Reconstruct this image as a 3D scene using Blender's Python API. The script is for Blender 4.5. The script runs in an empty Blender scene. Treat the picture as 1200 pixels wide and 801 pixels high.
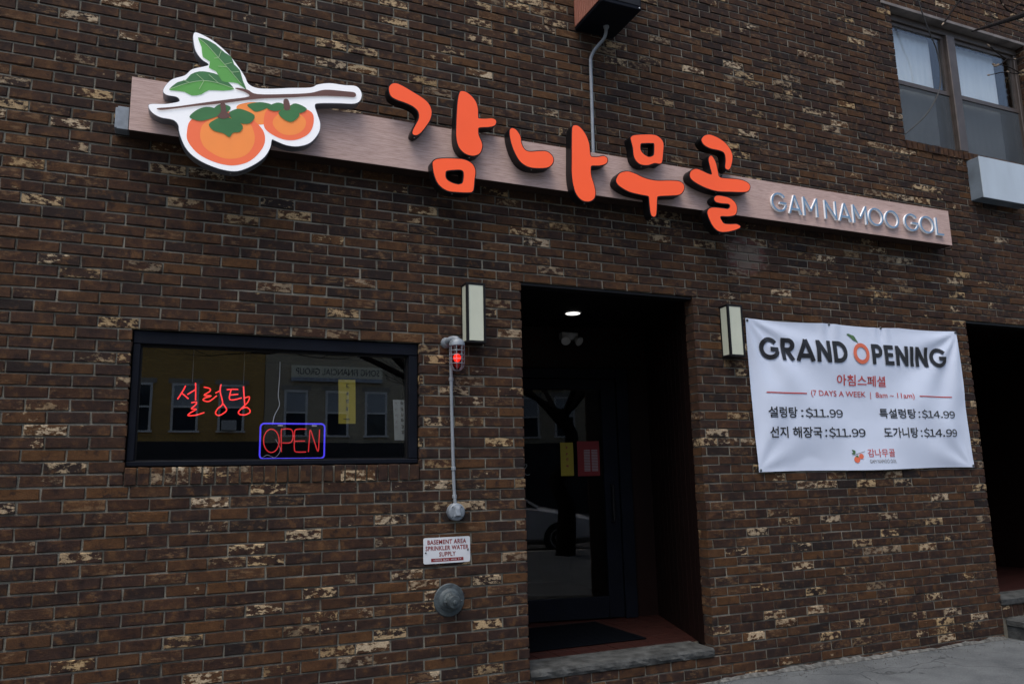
import bpy, bmesh, math, random
from mathutils import Matrix, Vector, noise as mnoise

random.seed(11)
SC = bpy.context.scene
COL = SC.collection

# ---------------------------------------------------------------- camera
cam_data = bpy.data.cameras.new('camera')
cam_data.sensor_width = 36.0
cam_data.lens = 27.524
cam_data.clip_start = 0.05
cam_data.clip_end = 2000.0
cam = bpy.data.objects.new('camera', cam_data)
COL.objects.link(cam)
RIGHT = Vector((0.917783, -0.396497, -0.021525))
UP = Vector((-0.049299, -0.167566, 0.984627))
BACK = Vector((-0.394009, -0.902614, -0.173336))
CAM_LOC = Vector((0.901, -4.6888, 1.393))
cam.matrix_world = Matrix(((RIGHT.x, UP.x, BACK.x, CAM_LOC.x), (RIGHT.y, UP.y, BACK.y, CAM_LOC.y),
                           (RIGHT.z, UP.z, BACK.z, CAM_LOC.z), (0, 0, 0, 1)))
SC.camera = cam

# ---------------------------------------------------------------- sky, sun, exposure (overcast)
SUN_EL, SUN_AZ = math.radians(66), math.radians(225)     # azimuth clockwise from +Y
world = bpy.data.worlds.new('World')
SC.world = world
world.use_nodes = True
wn = world.node_tree.nodes
wl = world.node_tree.links
wn.clear()
sky = wn.new('ShaderNodeTexSky')
sky.sky_type = 'NISHITA'
sky.sun_disc = False
sky.sun_elevation = SUN_EL
sky.sun_rotation = SUN_AZ
sky.air_density = 1.0
sky.dust_density = 4.5
sky.ozone_density = 1.0
bg = wn.new('ShaderNodeBackground')
bg.inputs['Strength'].default_value = 0.15
wo = wn.new('ShaderNodeOutputWorld')
wl.new(sky.outputs[0], bg.inputs[0])
wl.new(bg.outputs[0], wo.inputs[0])
sun_data = bpy.data.lights.new('sun', 'SUN')
sun_data.energy = 1.0
sun_data.angle = math.radians(34)
sun_data.color = (1.0, 0.95, 0.88)
sun = bpy.data.objects.new('sun', sun_data)
COL.objects.link(sun)
sd = Vector((math.sin(SUN_AZ) * math.cos(SUN_EL), math.cos(SUN_AZ) * math.cos(SUN_EL), math.sin(SUN_EL)))
sun.rotation_euler = sd.to_track_quat('Z', 'Y').to_euler()
sun.location = (0, -6, 12)
SC.view_settings.view_transform = 'Standard'
SC.view_settings.look = 'None'
SC.view_settings.exposure = 0.56
SC.view_settings.gamma = 1.0
SC.view_settings.use_curve_mapping = False
SC.render.engine = 'CYCLES'
SC.cycles.use_denoising = True
SC.cycles.max_bounces = 8
SC.cycles.transparent_max_bounces = 12

# ---------------------------------------------------------------- measures (metres); wall face is y = 0, street is -y
CH = 0.0652            # brick course
BL = 0.2033            # brick length with joint
V0 = 62.04             # course number at ground level


def vz(v):
    return (V0 - v) * CH


# ---------------------------------------------------------------- outlines of the sign letters, the persimmon print and the neon (x, z in metres)
HANGUL = {
    'letter_1a': [[(2.0498, 3.8258), (2.0656, 3.8574), (2.0989, 3.869), (2.1487, 3.8551), (2.2115, 3.8277), (2.2684, 3.8016), (2.3091, 3.7696), (2.3281, 3.723), (2.319, 3.6664), (2.287, 3.6089), (2.2554, 3.5648), (2.2278, 3.5435), (2.2053, 3.5462), (2.2053, 3.5694), (2.2241, 3.6112), (2.2429, 3.6533), (2.2455, 3.6862), (2.2329, 3.714), (2.199, 3.7366), (2.149, 3.7509), (2.0994, 3.76), (2.0623, 3.779)]],
    'letter_1b': [[(2.5288, 3.8968), (2.5621, 3.899), (2.6019, 3.8767), (2.6323, 3.8417), (2.6451, 3.7967), (2.6469, 3.7364), (2.6576, 3.7288), (2.7009, 3.735), (2.7487, 3.7446), (2.7731, 3.7339), (2.7657, 3.7028), (2.7272, 3.6828), (2.6593, 3.6674), (2.6457, 3.6531), (2.649, 3.6096), (2.6685, 3.5661), (2.6705, 3.5265), (2.6498, 3.4836), (2.603, 3.4633), (2.5504, 3.4723), (2.5115, 3.5083), (2.4951, 3.5713), (2.496, 3.6572), (2.5008, 3.751), (2.5082, 3.8325), (2.5179, 3.8772)]],
    'letter_1c': [[(2.3343, 3.3648), (2.3433, 3.3892), (2.3751, 3.4068), (2.4587, 3.4219), (2.5498, 3.4264), (2.6022, 3.4041), (2.6214, 3.361), (2.6139, 3.2947), (2.6078, 3.2394), (2.5997, 3.2202), (2.5799, 3.2111), (2.5083, 3.203), (2.4312, 3.2031), (2.3742, 3.2363), (2.3454, 3.2961)], [(2.4193, 3.3193), (2.4258, 3.3331), (2.4451, 3.341), (2.5099, 3.3542), (2.5333, 3.351), (2.5423, 3.3367), (2.5419, 3.3043), (2.535, 3.271), (2.5219, 3.2588), (2.4959, 3.2528), (2.4509, 3.2621), (2.4216, 3.2837)]],
    'letter_2a': [[(2.8714, 3.6798), (2.8899, 3.7006), (2.9204, 3.6907), (2.9475, 3.6514), (2.9533, 3.6046), (2.9761, 3.5633), (3.0153, 3.553), (3.0868, 3.5681), (3.1444, 3.5728), (3.1839, 3.5444), (3.1854, 3.5033), (3.148, 3.4636), (3.0688, 3.4453), (2.9982, 3.4459), (2.9429, 3.4743), (2.9027, 3.5357), (2.8767, 3.6128)]],
    'letter_2b': [[(3.344, 3.7758), (3.3645, 3.8005), (3.4019, 3.7954), (3.4453, 3.75), (3.47, 3.69), (3.4752, 3.6341), (3.4782, 3.5993), (3.4914, 3.5886), (3.5373, 3.5941), (3.5887, 3.6089), (3.6141, 3.5914), (3.6016, 3.5568), (3.5499, 3.5351), (3.4916, 3.5252), (3.4773, 3.5104), (3.4777, 3.4516), (3.4973, 3.3845), (3.5054, 3.3299), (3.4929, 3.2866), (3.4542, 3.261), (3.4021, 3.2613), (3.3591, 3.297), (3.3366, 3.3628), (3.3281, 3.4444), (3.3319, 3.5422), (3.3363, 3.6547)]],
    'letter_3a': [[(3.8155, 3.7741), (3.8246, 3.7931), (3.8461, 3.8054), (3.9199, 3.8233), (4.0189, 3.8366), (4.0706, 3.8182), (4.0932, 3.7816), (4.0854, 3.7136), (4.0748, 3.653), (4.065, 3.6294), (4.0464, 3.6208), (4.0053, 3.6191), (3.9386, 3.5933), (3.8743, 3.5969), (3.8367, 3.6392), (3.8296, 3.7107)], [(3.8939, 3.7398), (3.8994, 3.7509), (3.916, 3.758), (4.0017, 3.7716), (4.0127, 3.7644), (4.0123, 3.7319), (4.0062, 3.6868), (3.9921, 3.6699), (3.9587, 3.6576), (3.9144, 3.6757), (3.8919, 3.7059)]],
    'letter_3b': [[(3.6799, 3.4516), (3.7105, 3.4986), (3.7746, 3.522), (3.8375, 3.5137), (3.9163, 3.4915), (4.0132, 3.4861), (4.1294, 3.502), (4.2132, 3.5077), (4.2504, 3.4862), (4.2457, 3.4443), (4.2061, 3.4068), (4.1218, 3.3886), (4.0304, 3.3725), (4.0115, 3.3556), (4.0043, 3.2943), (3.9937, 3.2286), (3.9717, 3.2117), (3.9519, 3.2308), (3.945, 3.3013), (3.9432, 3.3512), (3.9294, 3.3623), (3.8767, 3.3641), (3.7821, 3.3731), (3.713, 3.3994), (3.6832, 3.4237)]],
    'letter_4a': [[(4.4407, 3.8748), (4.4748, 3.9079), (4.5286, 3.9198), (4.6072, 3.9017), (4.6672, 3.8679), (4.7079, 3.8169), (4.7159, 3.764), (4.6934, 3.6913), (4.6677, 3.6646), (4.6419, 3.6762), (4.6508, 3.7388), (4.6427, 3.7915), (4.5994, 3.8079), (4.5199, 3.8109), (4.4684, 3.8258), (4.4438, 3.8478)]],
    'letter_4b': [[(4.3112, 3.5761), (4.3307, 3.6087), (4.3749, 3.627), (4.426, 3.6178), (4.4771, 3.604), (4.5084, 3.6024), (4.5102, 3.6238), (4.5022, 3.656), (4.4912, 3.715), (4.5022, 3.7441), (4.5239, 3.7504), (4.5522, 3.7089), (4.5651, 3.6498), (4.5735, 3.6025), (4.5954, 3.5888), (4.6525, 3.5906), (4.761, 3.598), (4.8329, 3.5879), (4.8634, 3.5612), (4.845, 3.5203), (4.7887, 3.5022), (4.6796, 3.4909), (4.5545, 3.479), (4.4508, 3.4908), (4.3666, 3.5167), (4.3207, 3.5432)]],
    'letter_4c': [[(4.518, 3.4173), (4.5425, 3.4399), (4.6044, 3.4434), (4.6746, 3.4327), (4.7161, 3.3971), (4.7211, 3.3524), (4.6997, 3.3122), (4.6358, 3.2927), (4.5737, 3.2869), (4.5603, 3.2734), (4.5708, 3.2523), (4.5952, 3.2299), (4.6572, 3.2324), (4.711, 3.2385), (4.7418, 3.2225), (4.6984, 3.1967), (4.6166, 3.1714), (4.5461, 3.1652), (4.4962, 3.1921), (4.4626, 3.2472), (4.4476, 3.2971), (4.4639, 3.3287), (4.5086, 3.3445), (4.5964, 3.3478), (4.6408, 3.3502), (4.6607, 3.3752), (4.6443, 3.3912), (4.5821, 3.388), (4.53, 3.3934)]],
}
PERSIMMON = {
    'outline': [(0.9048, 3.9363), (0.9166, 3.9586), (0.9622, 3.9491), (1.0287, 3.9181), (1.0967, 3.8641), (1.1523, 3.7995), (1.1946, 3.7395), (1.2161, 3.6981), (1.2638, 3.6814), (1.3452, 3.6923), (1.4413, 3.7153), (1.5676, 3.7425), (1.61, 3.7695), (1.6819, 3.7928), (1.7699, 3.7971), (1.8442, 3.8034), (1.8776, 3.7696), (1.8751, 3.721), (1.8382, 3.6855), (1.7425, 3.6697), (1.6269, 3.6487), (1.5986, 3.6311), (1.614, 3.5794), (1.6324, 3.5205), (1.6237, 3.4573), (1.5756, 3.3882), (1.5065, 3.3545), (1.4374, 3.3512), (1.3754, 3.3684), (1.3577, 3.3715), (1.3497, 3.3224), (1.318, 3.2581), (1.2535, 3.197), (1.1763, 3.1537), (1.0988, 3.1499), (1.0087, 3.1713), (0.9379, 3.208), (0.8919, 3.2581), (0.8611, 3.3319), (0.8513, 3.3806), (0.8229, 3.4045), (0.7613, 3.4082), (0.7175, 3.4291), (0.6976, 3.4613), (0.7087, 3.4805), (0.7814, 3.4937), (0.8423, 3.5164), (0.8516, 3.5297), (0.8347, 3.5441), (0.7849, 3.5464), (0.7654, 3.5674), (0.7782, 3.6062), (0.8109, 3.649), (0.8719, 3.6831), (0.9079, 3.7273), (0.9706, 3.7579), (0.9931, 3.7745), (0.956, 3.7969), (0.9218, 3.8422), (0.9077, 3.8993)],
    'leaf_top_dark': [(0.9309, 3.927), (0.9763, 3.9234), (1.0268, 3.9025), (1.0769, 3.8645), (1.1148, 3.8435), (1.1323, 3.8), (1.164, 3.7714), (1.1822, 3.7112), (1.207, 3.6539), (1.1697, 3.6891), (1.1142, 3.7538), (1.0457, 3.8231), (0.9777, 3.8918)],
    'leaf_top_light': [(0.9309, 3.927), (0.9777, 3.8918), (1.0457, 3.8231), (1.1142, 3.7538), (1.1697, 3.6891), (1.207, 3.6539), (1.1565, 3.6866), (1.1103, 3.6851), (1.0709, 3.685), (1.0362, 3.7382), (0.9966, 3.7527), (1.0014, 3.7913), (0.9617, 3.8131), (0.9527, 3.8714)],
    'leaf_low_dark': [(0.7956, 3.5804), (0.8367, 3.6321), (0.8796, 3.6551), (0.9031, 3.6923), (0.9465, 3.7202), (0.9977, 3.726), (1.05, 3.7184), (1.097, 3.6901), (1.1381, 3.6484), (1.0784, 3.661), (1.0132, 3.6663), (0.9745, 3.6662), (0.9117, 3.6437), (0.8501, 3.6127)],
    'leaf_low_light': [(0.7956, 3.5804), (0.8501, 3.6127), (0.9117, 3.6437), (0.9745, 3.6662), (1.0132, 3.6663), (1.0784, 3.661), (1.1381, 3.6484), (1.0798, 3.6268), (1.0025, 3.6152), (0.9654, 3.583), (0.9153, 3.5663), (0.8767, 3.5811), (0.8268, 3.579)],
    'branch': [(0.744, 3.4582), (0.8315, 3.4825), (0.9803, 3.5342), (1.1079, 3.5768), (1.219, 3.6153), (1.1982, 3.6386), (1.1446, 3.6496), (1.1576, 3.6581), (1.2109, 3.6561), (1.2652, 3.6391), (1.4286, 3.6696), (1.5685, 3.7035), (1.6539, 3.74), (1.7706, 3.7526), (1.8343, 3.755), (1.8347, 3.7263), (1.7564, 3.715), (1.6259, 3.6939), (1.4293, 3.6466), (1.2662, 3.6089), (1.0829, 3.5484), (0.9308, 3.5032), (0.832, 3.471), (0.7591, 3.4494)],
    'fruit_back': [(1.1552, 3.5436), (1.1768, 3.4952), (1.2446, 3.4546), (1.3248, 3.4683), (1.35, 3.5331), (1.3348, 3.5835), (1.2668, 3.5909), (1.2005, 3.5743)],
    'fruit_big_edge': [(0.9122, 3.4126), (0.9, 3.3527), (0.9051, 3.296), (0.9491, 3.2384), (1.0073, 3.2041), (1.0846, 3.1839), (1.1556, 3.1856), (1.2264, 3.215), (1.2777, 3.2668), (1.313, 3.3316), (1.3165, 3.3918), (1.292, 3.4402), (1.2301, 3.4895), (1.15, 3.5054), (1.0459, 3.5018), (0.9702, 3.4737)],
    'fruit_big': [(0.969, 3.3569), (0.9857, 3.4106), (1.0477, 3.4579), (1.1378, 3.4809), (1.2176, 3.465), (1.2528, 3.4112), (1.2593, 3.3379), (1.2246, 3.2661), (1.1605, 3.2271), (1.0831, 3.2227), (1.0048, 3.2614), (0.975, 3.3072)],
    'fruit_small_edge': [(1.3222, 3.5509), (1.3077, 3.4955), (1.315, 3.4365), (1.3677, 3.4002), (1.4365, 3.3842), (1.5053, 3.3998), (1.5672, 3.448), (1.5912, 3.5136), (1.5856, 3.5744), (1.5426, 3.5978), (1.4582, 3.6058), (1.3756, 3.5909)],
    'fruit_small': [(1.3582, 3.489), (1.3909, 3.5402), (1.4455, 3.5621), (1.5012, 3.5627), (1.5442, 3.5286), (1.5385, 3.4739), (1.4907, 3.4278), (1.4219, 3.4166), (1.3731, 3.4463)],
    'calyx_big_left': [(0.9085, 3.4381), (0.9443, 3.4837), (0.9941, 3.5117), (1.0456, 3.5091), (1.0664, 3.4759), (1.0225, 3.4462), (0.9724, 3.4229), (0.9344, 3.4237)],
    'calyx_big_mid': [(1.0113, 3.4077), (1.0419, 3.4422), (1.0861, 3.469), (1.1452, 3.46), (1.1923, 3.4309), (1.1806, 3.3919), (1.1418, 3.3781), (1.1233, 3.3501), (1.0902, 3.3667), (1.0383, 3.3757)],
    'calyx_big_right': [(1.1138, 3.4945), (1.1623, 3.5299), (1.2155, 3.5244), (1.2564, 3.5016), (1.2314, 3.4524), (1.1787, 3.4434), (1.1387, 3.4588)],
    'calyx_big_back': [(1.0328, 3.5068), (1.0701, 3.5431), (1.1227, 3.5348), (1.1045, 3.4974), (1.0595, 3.485)],
    'calyx_small_left': [(1.3218, 3.566), (1.3752, 3.606), (1.4166, 3.6029), (1.4175, 3.5724), (1.3631, 3.5506)],
    'calyx_small_mid': [(1.3879, 3.5473), (1.4313, 3.5748), (1.5011, 3.5673), (1.5019, 3.5367), (1.461, 3.499), (1.4123, 3.5135)],
    'calyx_small_right': [(1.4488, 3.5933), (1.4857, 3.6215), (1.5496, 3.599), (1.5152, 3.5651), (1.4661, 3.5688)],
    'calyx_back': [(1.2141, 3.5662), (1.2802, 3.5933), (1.3414, 3.5923), (1.3352, 3.5729), (1.2688, 3.5309), (1.2349, 3.5429)],
    'stem_big': [(1.0676, 3.5427), (1.0934, 3.5473), (1.1003, 3.504), (1.1248, 3.4787), (1.0867, 3.4543), (1.0539, 3.4634), (1.072, 3.4961)],
    'stem_small': [(1.4158, 3.6318), (1.4407, 3.6364), (1.4532, 3.5849), (1.4315, 3.5657), (1.4172, 3.5831)],
}
LEAF_VEINS = {
    'leaf_top': [[(0.9351, 3.9203), (0.9777, 3.8918), (1.0457, 3.8231), (1.1142, 3.7538), (1.1766, 3.6829)], [(1.0457, 3.8231), (1.0595, 3.8715)], [(1.08, 3.7878), (1.1188, 3.8078)], [(1.0457, 3.8231), (1.0225, 3.8152)], [(1.0936, 3.7754), (1.0453, 3.7701)], [(1.1211, 3.7476), (1.1605, 3.7585)]],
    'leaf_low': [[(0.7993, 3.5811), (0.8868, 3.6344), (0.9745, 3.6662), (1.0521, 3.6664), (1.1381, 3.6484)], [(0.9745, 3.6662), (0.9347, 3.6985)], [(0.9745, 3.6662), (0.9514, 3.6099)], [(0.8992, 3.6398), (0.8672, 3.6498)], [(1.0521, 3.6664), (0.9985, 3.7082)]],
}
NEON_HANGUL = [[(0.9641, 1.9617), (0.954, 1.937), (0.9389, 1.9082), (0.9253, 1.8837)], [(0.9459, 1.9189), (0.963, 1.9047), (0.9825, 1.8873)], [(0.9761, 1.9115), (0.9994, 1.9284), (1.0214, 1.9428)], [(1.016, 1.9795), (1.0189, 1.9305), (1.0204, 1.8799)], [(0.9985, 1.8649), (1.0247, 1.8694), (1.0216, 1.8531), (1.0001, 1.8308), (1.0265, 1.8288), (0.9938, 1.8057), (0.9869, 1.7919), (1.028, 1.7956), (1.0704, 1.8108)], [(1.061, 1.9562), (1.0934, 1.9488), (1.0941, 1.9323), (1.0646, 1.9095), (1.1029, 1.9062), (1.0691, 1.8932), (1.062, 1.8808), (1.0928, 1.8748), (1.1335, 1.9085)], [(1.1252, 1.9232), (1.1531, 1.9396)], [(1.154, 1.9752), (1.1503, 1.9337), (1.1662, 1.8639), (1.1405, 1.833), (1.1308, 1.8067), (1.1497, 1.7947), (1.1799, 1.8123), (1.1892, 1.8313), (1.1686, 1.8631)], [(1.1863, 1.9446), (1.2174, 1.9478), (1.2488, 1.9478)], [(1.2097, 1.9451), (1.202, 1.9018), (1.208, 1.887), (1.2314, 1.8875), (1.2703, 1.8991)], [(1.207, 1.9143), (1.2499, 1.9195)], [(1.2773, 1.9661), (1.2825, 1.9119), (1.2893, 1.852)], [(1.2861, 1.8978), (1.312, 1.9058), (1.3051, 1.8748), (1.2725, 1.8384), (1.2553, 1.8158), (1.2644, 1.8019), (1.2935, 1.8006), (1.3176, 1.8142), (1.3153, 1.8325), (1.296, 1.8438), (1.271, 1.8351)]]
NEON_OPEN = [[(1.4874, 1.6492), (1.4864, 1.6316), (1.4825, 1.6152), (1.4758, 1.6011), (1.467, 1.5904), (1.4565, 1.5837), (1.4452, 1.5814), (1.4337, 1.5838), (1.4229, 1.5906), (1.4135, 1.6014), (1.4061, 1.6154), (1.4012, 1.6317), (1.3992, 1.6492), (1.4001, 1.6667), (1.4039, 1.6831), (1.4105, 1.6972), (1.4193, 1.708), (1.4297, 1.7149), (1.441, 1.7173), (1.4526, 1.715), (1.4635, 1.7083), (1.473, 1.6974), (1.4805, 1.6833), (1.4854, 1.6668), (1.4874, 1.6492)], [(1.5014, 1.5844), (1.498, 1.7051), (1.5058, 1.7168), (1.5482, 1.7179), (1.5634, 1.7011), (1.5659, 1.6676), (1.5567, 1.6425), (1.5406, 1.6366), (1.5064, 1.6367)], [(1.6431, 1.7184), (1.5893, 1.7173), (1.5748, 1.7037), (1.5746, 1.6483), (1.5759, 1.6007), (1.5886, 1.5839), (1.6438, 1.5836)], [(1.5763, 1.6466), (1.6365, 1.6483)], [(1.6571, 1.5835), (1.6619, 1.6635), (1.6658, 1.7143), (1.6907, 1.6466), (1.7138, 1.5857), (1.7184, 1.6466), (1.7203, 1.7163)]]

# ================================================================ helpers
class MB:
    """collects faces, then builds one mesh object"""
    def __init__(self):
        self.v = []
        self.f = []

    def add(self, verts, faces):
        n = len(self.v)
        self.v += [tuple(p) for p in verts]
        self.f += [tuple(i + n for i in q) for q in faces]
        return self

    def box(self, x0, x1, y0, y1, z0, z1):
        return self.add([(x0, y0, z0), (x1, y0, z0), (x1, y1, z0), (x0, y1, z0),
                         (x0, y0, z1), (x1, y0, z1), (x1, y1, z1), (x0, y1, z1)],
                        [(0, 3, 2, 1), (4, 5, 6, 7), (0, 1, 5, 4), (1, 2, 6, 5), (2, 3, 7, 6), (3, 0, 4, 7)])

    def cbox(self, x0, x1, y0, y1, z0, z1, c):
        """box with all edges chamfered by c"""
        vs, idx = [], {}
        X, Y, Z = (x0, x1), (y0, y1), (z0, z1)
        for i in (0, 1):
            for j in (0, 1):
                for k in (0, 1):
                    sx, sy, sz = (c if i == 0 else -c), (c if j == 0 else -c), (c if k == 0 else -c)
                    for a, p in (('x', (X[i], Y[j] + sy, Z[k] + sz)), ('y', (X[i] + sx, Y[j], Z[k] + sz)), ('z', (X[i] + sx, Y[j] + sy, Z[k]))):
                        idx[(i, j, k, a)] = len(vs)
                        vs.append(p)
        fs = []
        for s in (0, 1):
            fs.append([idx[(s, j, k, 'x')] for j, k in ((0, 0), (1, 0), (1, 1), (0, 1))])
            fs.append([idx[(j, s, k, 'y')] for j, k in ((0, 0), (1, 0), (1, 1), (0, 1))])
            fs.append([idx[(j, k, s, 'z')] for j, k in ((0, 0), (1, 0), (1, 1), (0, 1))])
        for i in (0, 1):
            for j in (0, 1):
                for k in (0, 1):
                    fs.append([idx[(i, j, k, a)] for a in 'xyz'])
        for i in (0, 1):
            for j in (0, 1):
                fs.append([idx[(i, j, 0, 'x')], idx[(i, j, 0, 'y')], idx[(i, j, 1, 'y')], idx[(i, j, 1, 'x')]])
                fs.append([idx[(i, 0, j, 'x')], idx[(i, 0, j, 'z')], idx[(i, 1, j, 'z')], idx[(i, 1, j, 'x')]])
                fs.append([idx[(0, i, j, 'y')], idx[(0, i, j, 'z')], idx[(1, i, j, 'z')], idx[(1, i, j, 'y')]])
        return self.add(vs, fs)

    def tube(self, path, r, n=8, cap=True, closed=False):
        P = [Vector(p) for p in path]
        m = len(P)
        rr = r if isinstance(r, (list, tuple)) else [r] * m
        ref = Vector((0, 0, 1))
        rings = []
        prev = None
        for i in range(m):
            if closed:
                t = P[(i + 1) % m] - P[(i - 1) % m]
            else:
                t = P[min(i + 1, m - 1)] - P[max(i - 1, 0)]
            t.normalize()
            if prev is None:
                a = t.cross(ref)
                if a.length < 1e-3:
                    a = t.cross(Vector((0, 1, 0)))
            else:
                a = prev - t * prev.dot(t)
                if a.length < 1e-4:
                    a = t.cross(ref)
            a.normalize()
            prev = a
            b = t.cross(a)
            rings.append([P[i] + (a * math.cos(2 * math.pi * k / n) + b * math.sin(2 * math.pi * k / n)) * rr[i] for k in range(n)])
        vs = [p for ring in rings for p in ring]
        fs = []
        for i in range(m if closed else m - 1):
            j = (i + 1) % m
            for k in range(n):
                fs.append((i * n + k, i * n + (k + 1) % n, j * n + (k + 1) % n, j * n + k))
        if cap and not closed:
            fs.append(tuple(reversed(range(n))))
            fs.append(tuple((m - 1) * n + k for k in range(n)))
        return self.add(vs, fs)

    def lathe(self, c, axis, prof, n=24):
        """prof: list of (distance along axis, radius)"""
        ax = Vector(axis).normalized()
        a = ax.orthogonal().normalized()
        b = ax.cross(a)
        c = Vector(c)
        vs, fs = [], []
        for h, r in prof:
            for k in range(n):
                t = 2 * math.pi * k / n
                vs.append(c + ax * h + (a * math.cos(t) + b * math.sin(t)) * r)
        for i in range(len(prof) - 1):
            for k in range(n):
                fs.append((i * n + k, i * n + (k + 1) % n, (i + 1) * n + (k + 1) % n, (i + 1) * n + k))
        fs.append(tuple(reversed(range(n))))
        fs.append(tuple((len(prof) - 1) * n + k for k in range(n)))
        return self.add(vs, fs)

    def build(self, name, mat, parent=None, smooth=False):
        me = bpy.data.meshes.new(name)
        me.from_pydata(self.v, [], self.f)
        bm = bmesh.new()
        bm.from_mesh(me)
        bmesh.ops.recalc_face_normals(bm, faces=bm.faces)
        bm.to_mesh(me)
        bm.free()
        return link(name, me, mat, parent, smooth)


def link(name, me, mat, parent=None, smooth=False):
    if mat is not None and len(me.materials) == 0:
        me.materials.append(mat)
    if smooth:
        me.shade_smooth()
        me.set_sharp_from_angle(angle=math.radians(38))
    o = bpy.data.objects.new(name, me)
    COL.objects.link(o)
    if parent is not None:
        attach(o, parent)
    return o


BASE = {}


def attach(o, parent):
    """parent while keeping world coordinates of the vertices (things are Empties without rotation)"""
    o.parent = parent
    w = Vector((0, 0, 0))
    p = parent
    while p is not None:
        w += p.location
        p = p.parent
    o.location = o.location - w


def thing(name, label, cat, loc=(0, 0, 0), group=None):
    o = bpy.data.objects.new(name, None)
    o.empty_display_size = 0.1
    COL.objects.link(o)
    o.location = loc
    return tag(o, label, cat, group)


def tag(o, label=None, cat=None, group=None, kind=None):
    if label: o['label'] = label
    if cat: o['category'] = cat
    if group: o['group'] = group
    if kind: o['kind'] = kind
    return o


def smooth_loop(pts, n=4, closed=True):
    out = []
    m = len(pts)
    rng = range(m) if closed else range(m - 1)
    for i in rng:
        if closed:
            p0, p1, p2, p3 = pts[(i - 1) % m], pts[i], pts[(i + 1) % m], pts[(i + 2) % m]
        else:
            p0, p1, p2, p3 = pts[max(i - 1, 0)], pts[i], pts[i + 1], pts[min(i + 2, m - 1)]
        for k in range(n):
            t = k / n
            out.append(tuple(0.5 * (2 * b + (c - a) * t + (2 * a - 5 * b + 4 * c - d) * t * t + (3 * b - a - 3 * c + d) * t ** 3)
                             for a, b, c, d in zip(p0, p1, p2, p3)))
    if not closed:
        out.append(tuple(pts[-1]))
    return out


def area2(l):
    return sum(l[i][0] * l[(i + 1) % len(l)][1] - l[(i + 1) % len(l)][0] * l[i][1] for i in range(len(l)))


def offset_loop(l, d):
    """move a loop outward by d (inward when negative)"""
    s = 1 if area2(l) > 0 else -1
    out = []
    m = len(l)
    for i in range(m):
        a, b = l[i - 1], l[(i + 1) % m]
        tx, tz = b[0] - a[0], b[1] - a[1]
        q = math.hypot(tx, tz) or 1
        out.append((l[i][0] + s * d * tz / q, l[i][1] - s * d * tx / q))
    return out


def fill_loops(loops, y, fy=None):
    """flat filled face of xz loops (outer and holes) at depth y"""
    bm = bmesh.new()
    edges = []
    for l in loops:
        vs = [bm.verts.new((x, y, z)) for x, z in l]
        edges += [bm.edges.new((vs[i], vs[(i + 1) % len(vs)])) for i in range(len(vs))]
    bmesh.ops.triangle_fill(bm, use_beauty=True, use_dissolve=False, edges=edges)
    return bm


def flat_mesh(name, loops, y, mat, parent):
    bm = fill_loops(loops, y)
    for f in bm.faces:
        if f.normal.y > 0:
            f.normal_flip()
    me = bpy.data.meshes.new(name)
    bm.to_mesh(me)
    bm.free()
    return link(name, me, mat, parent)


def prism_mesh(name, loops, y0, y1, mat, parent):
    """extruded loops from y0 (front) to y1 (back)"""
    bm = fill_loops(loops, y0)
    front = list(bm.faces)
    r = bmesh.ops.extrude_face_region(bm, geom=front)
    for v in r['geom']:
        if isinstance(v, bmesh.types.BMVert):
            v.co.y = y1
    bmesh.ops.recalc_face_normals(bm, faces=bm.faces)
    me = bpy.data.meshes.new(name)
    bm.to_mesh(me)
    bm.free()
    return link(name, me, mat, parent)


def text_mesh(name, body, x0, x1, z0, z1, y, mat, parent, bold=0.0, warp=None, facing=-1, vertical=False, spacing=1.0):
    """flat lettering fitted into the rectangle x0..x1, z0..z1 (facing -1: towards -y)"""
    cu = bpy.data.curves.new(name, 'FONT')
    cu.body = body
    cu.resolution_u = 3
    cu.offset = bold
    cu.space_character = spacing
    cu.fill_mode = 'FRONT'
    tmp = bpy.data.objects.new('tmp', cu)
    COL.objects.link(tmp)
    bpy.context.view_layer.update()
    me = bpy.data.meshes.new_from_object(tmp)
    bpy.data.objects.remove(tmp)
    xs = [v.co.x for v in me.vertices]
    ys = [v.co.y for v in me.vertices]
    ax, bx, ay, by = min(xs), max(xs), min(ys), max(ys)
    for v in me.vertices:
        s = (v.co.x - ax) / (bx - ax)
        t = (v.co.y - ay) / (by - ay)
        if facing > 0:
            s = 1 - s
        X, Z = x0 + (x1 - x0) * s, z0 + (z1 - z0) * t
        v.co = (X, y + (warp(X, Z) if warp else 0), Z)
    me.materials.clear()
    me.name = name
    return link(name, me, mat, parent)


ADV = {'１': .50, '．': .30, '＄': .58, '９': .58, '４': .60, '：': .42}


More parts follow.
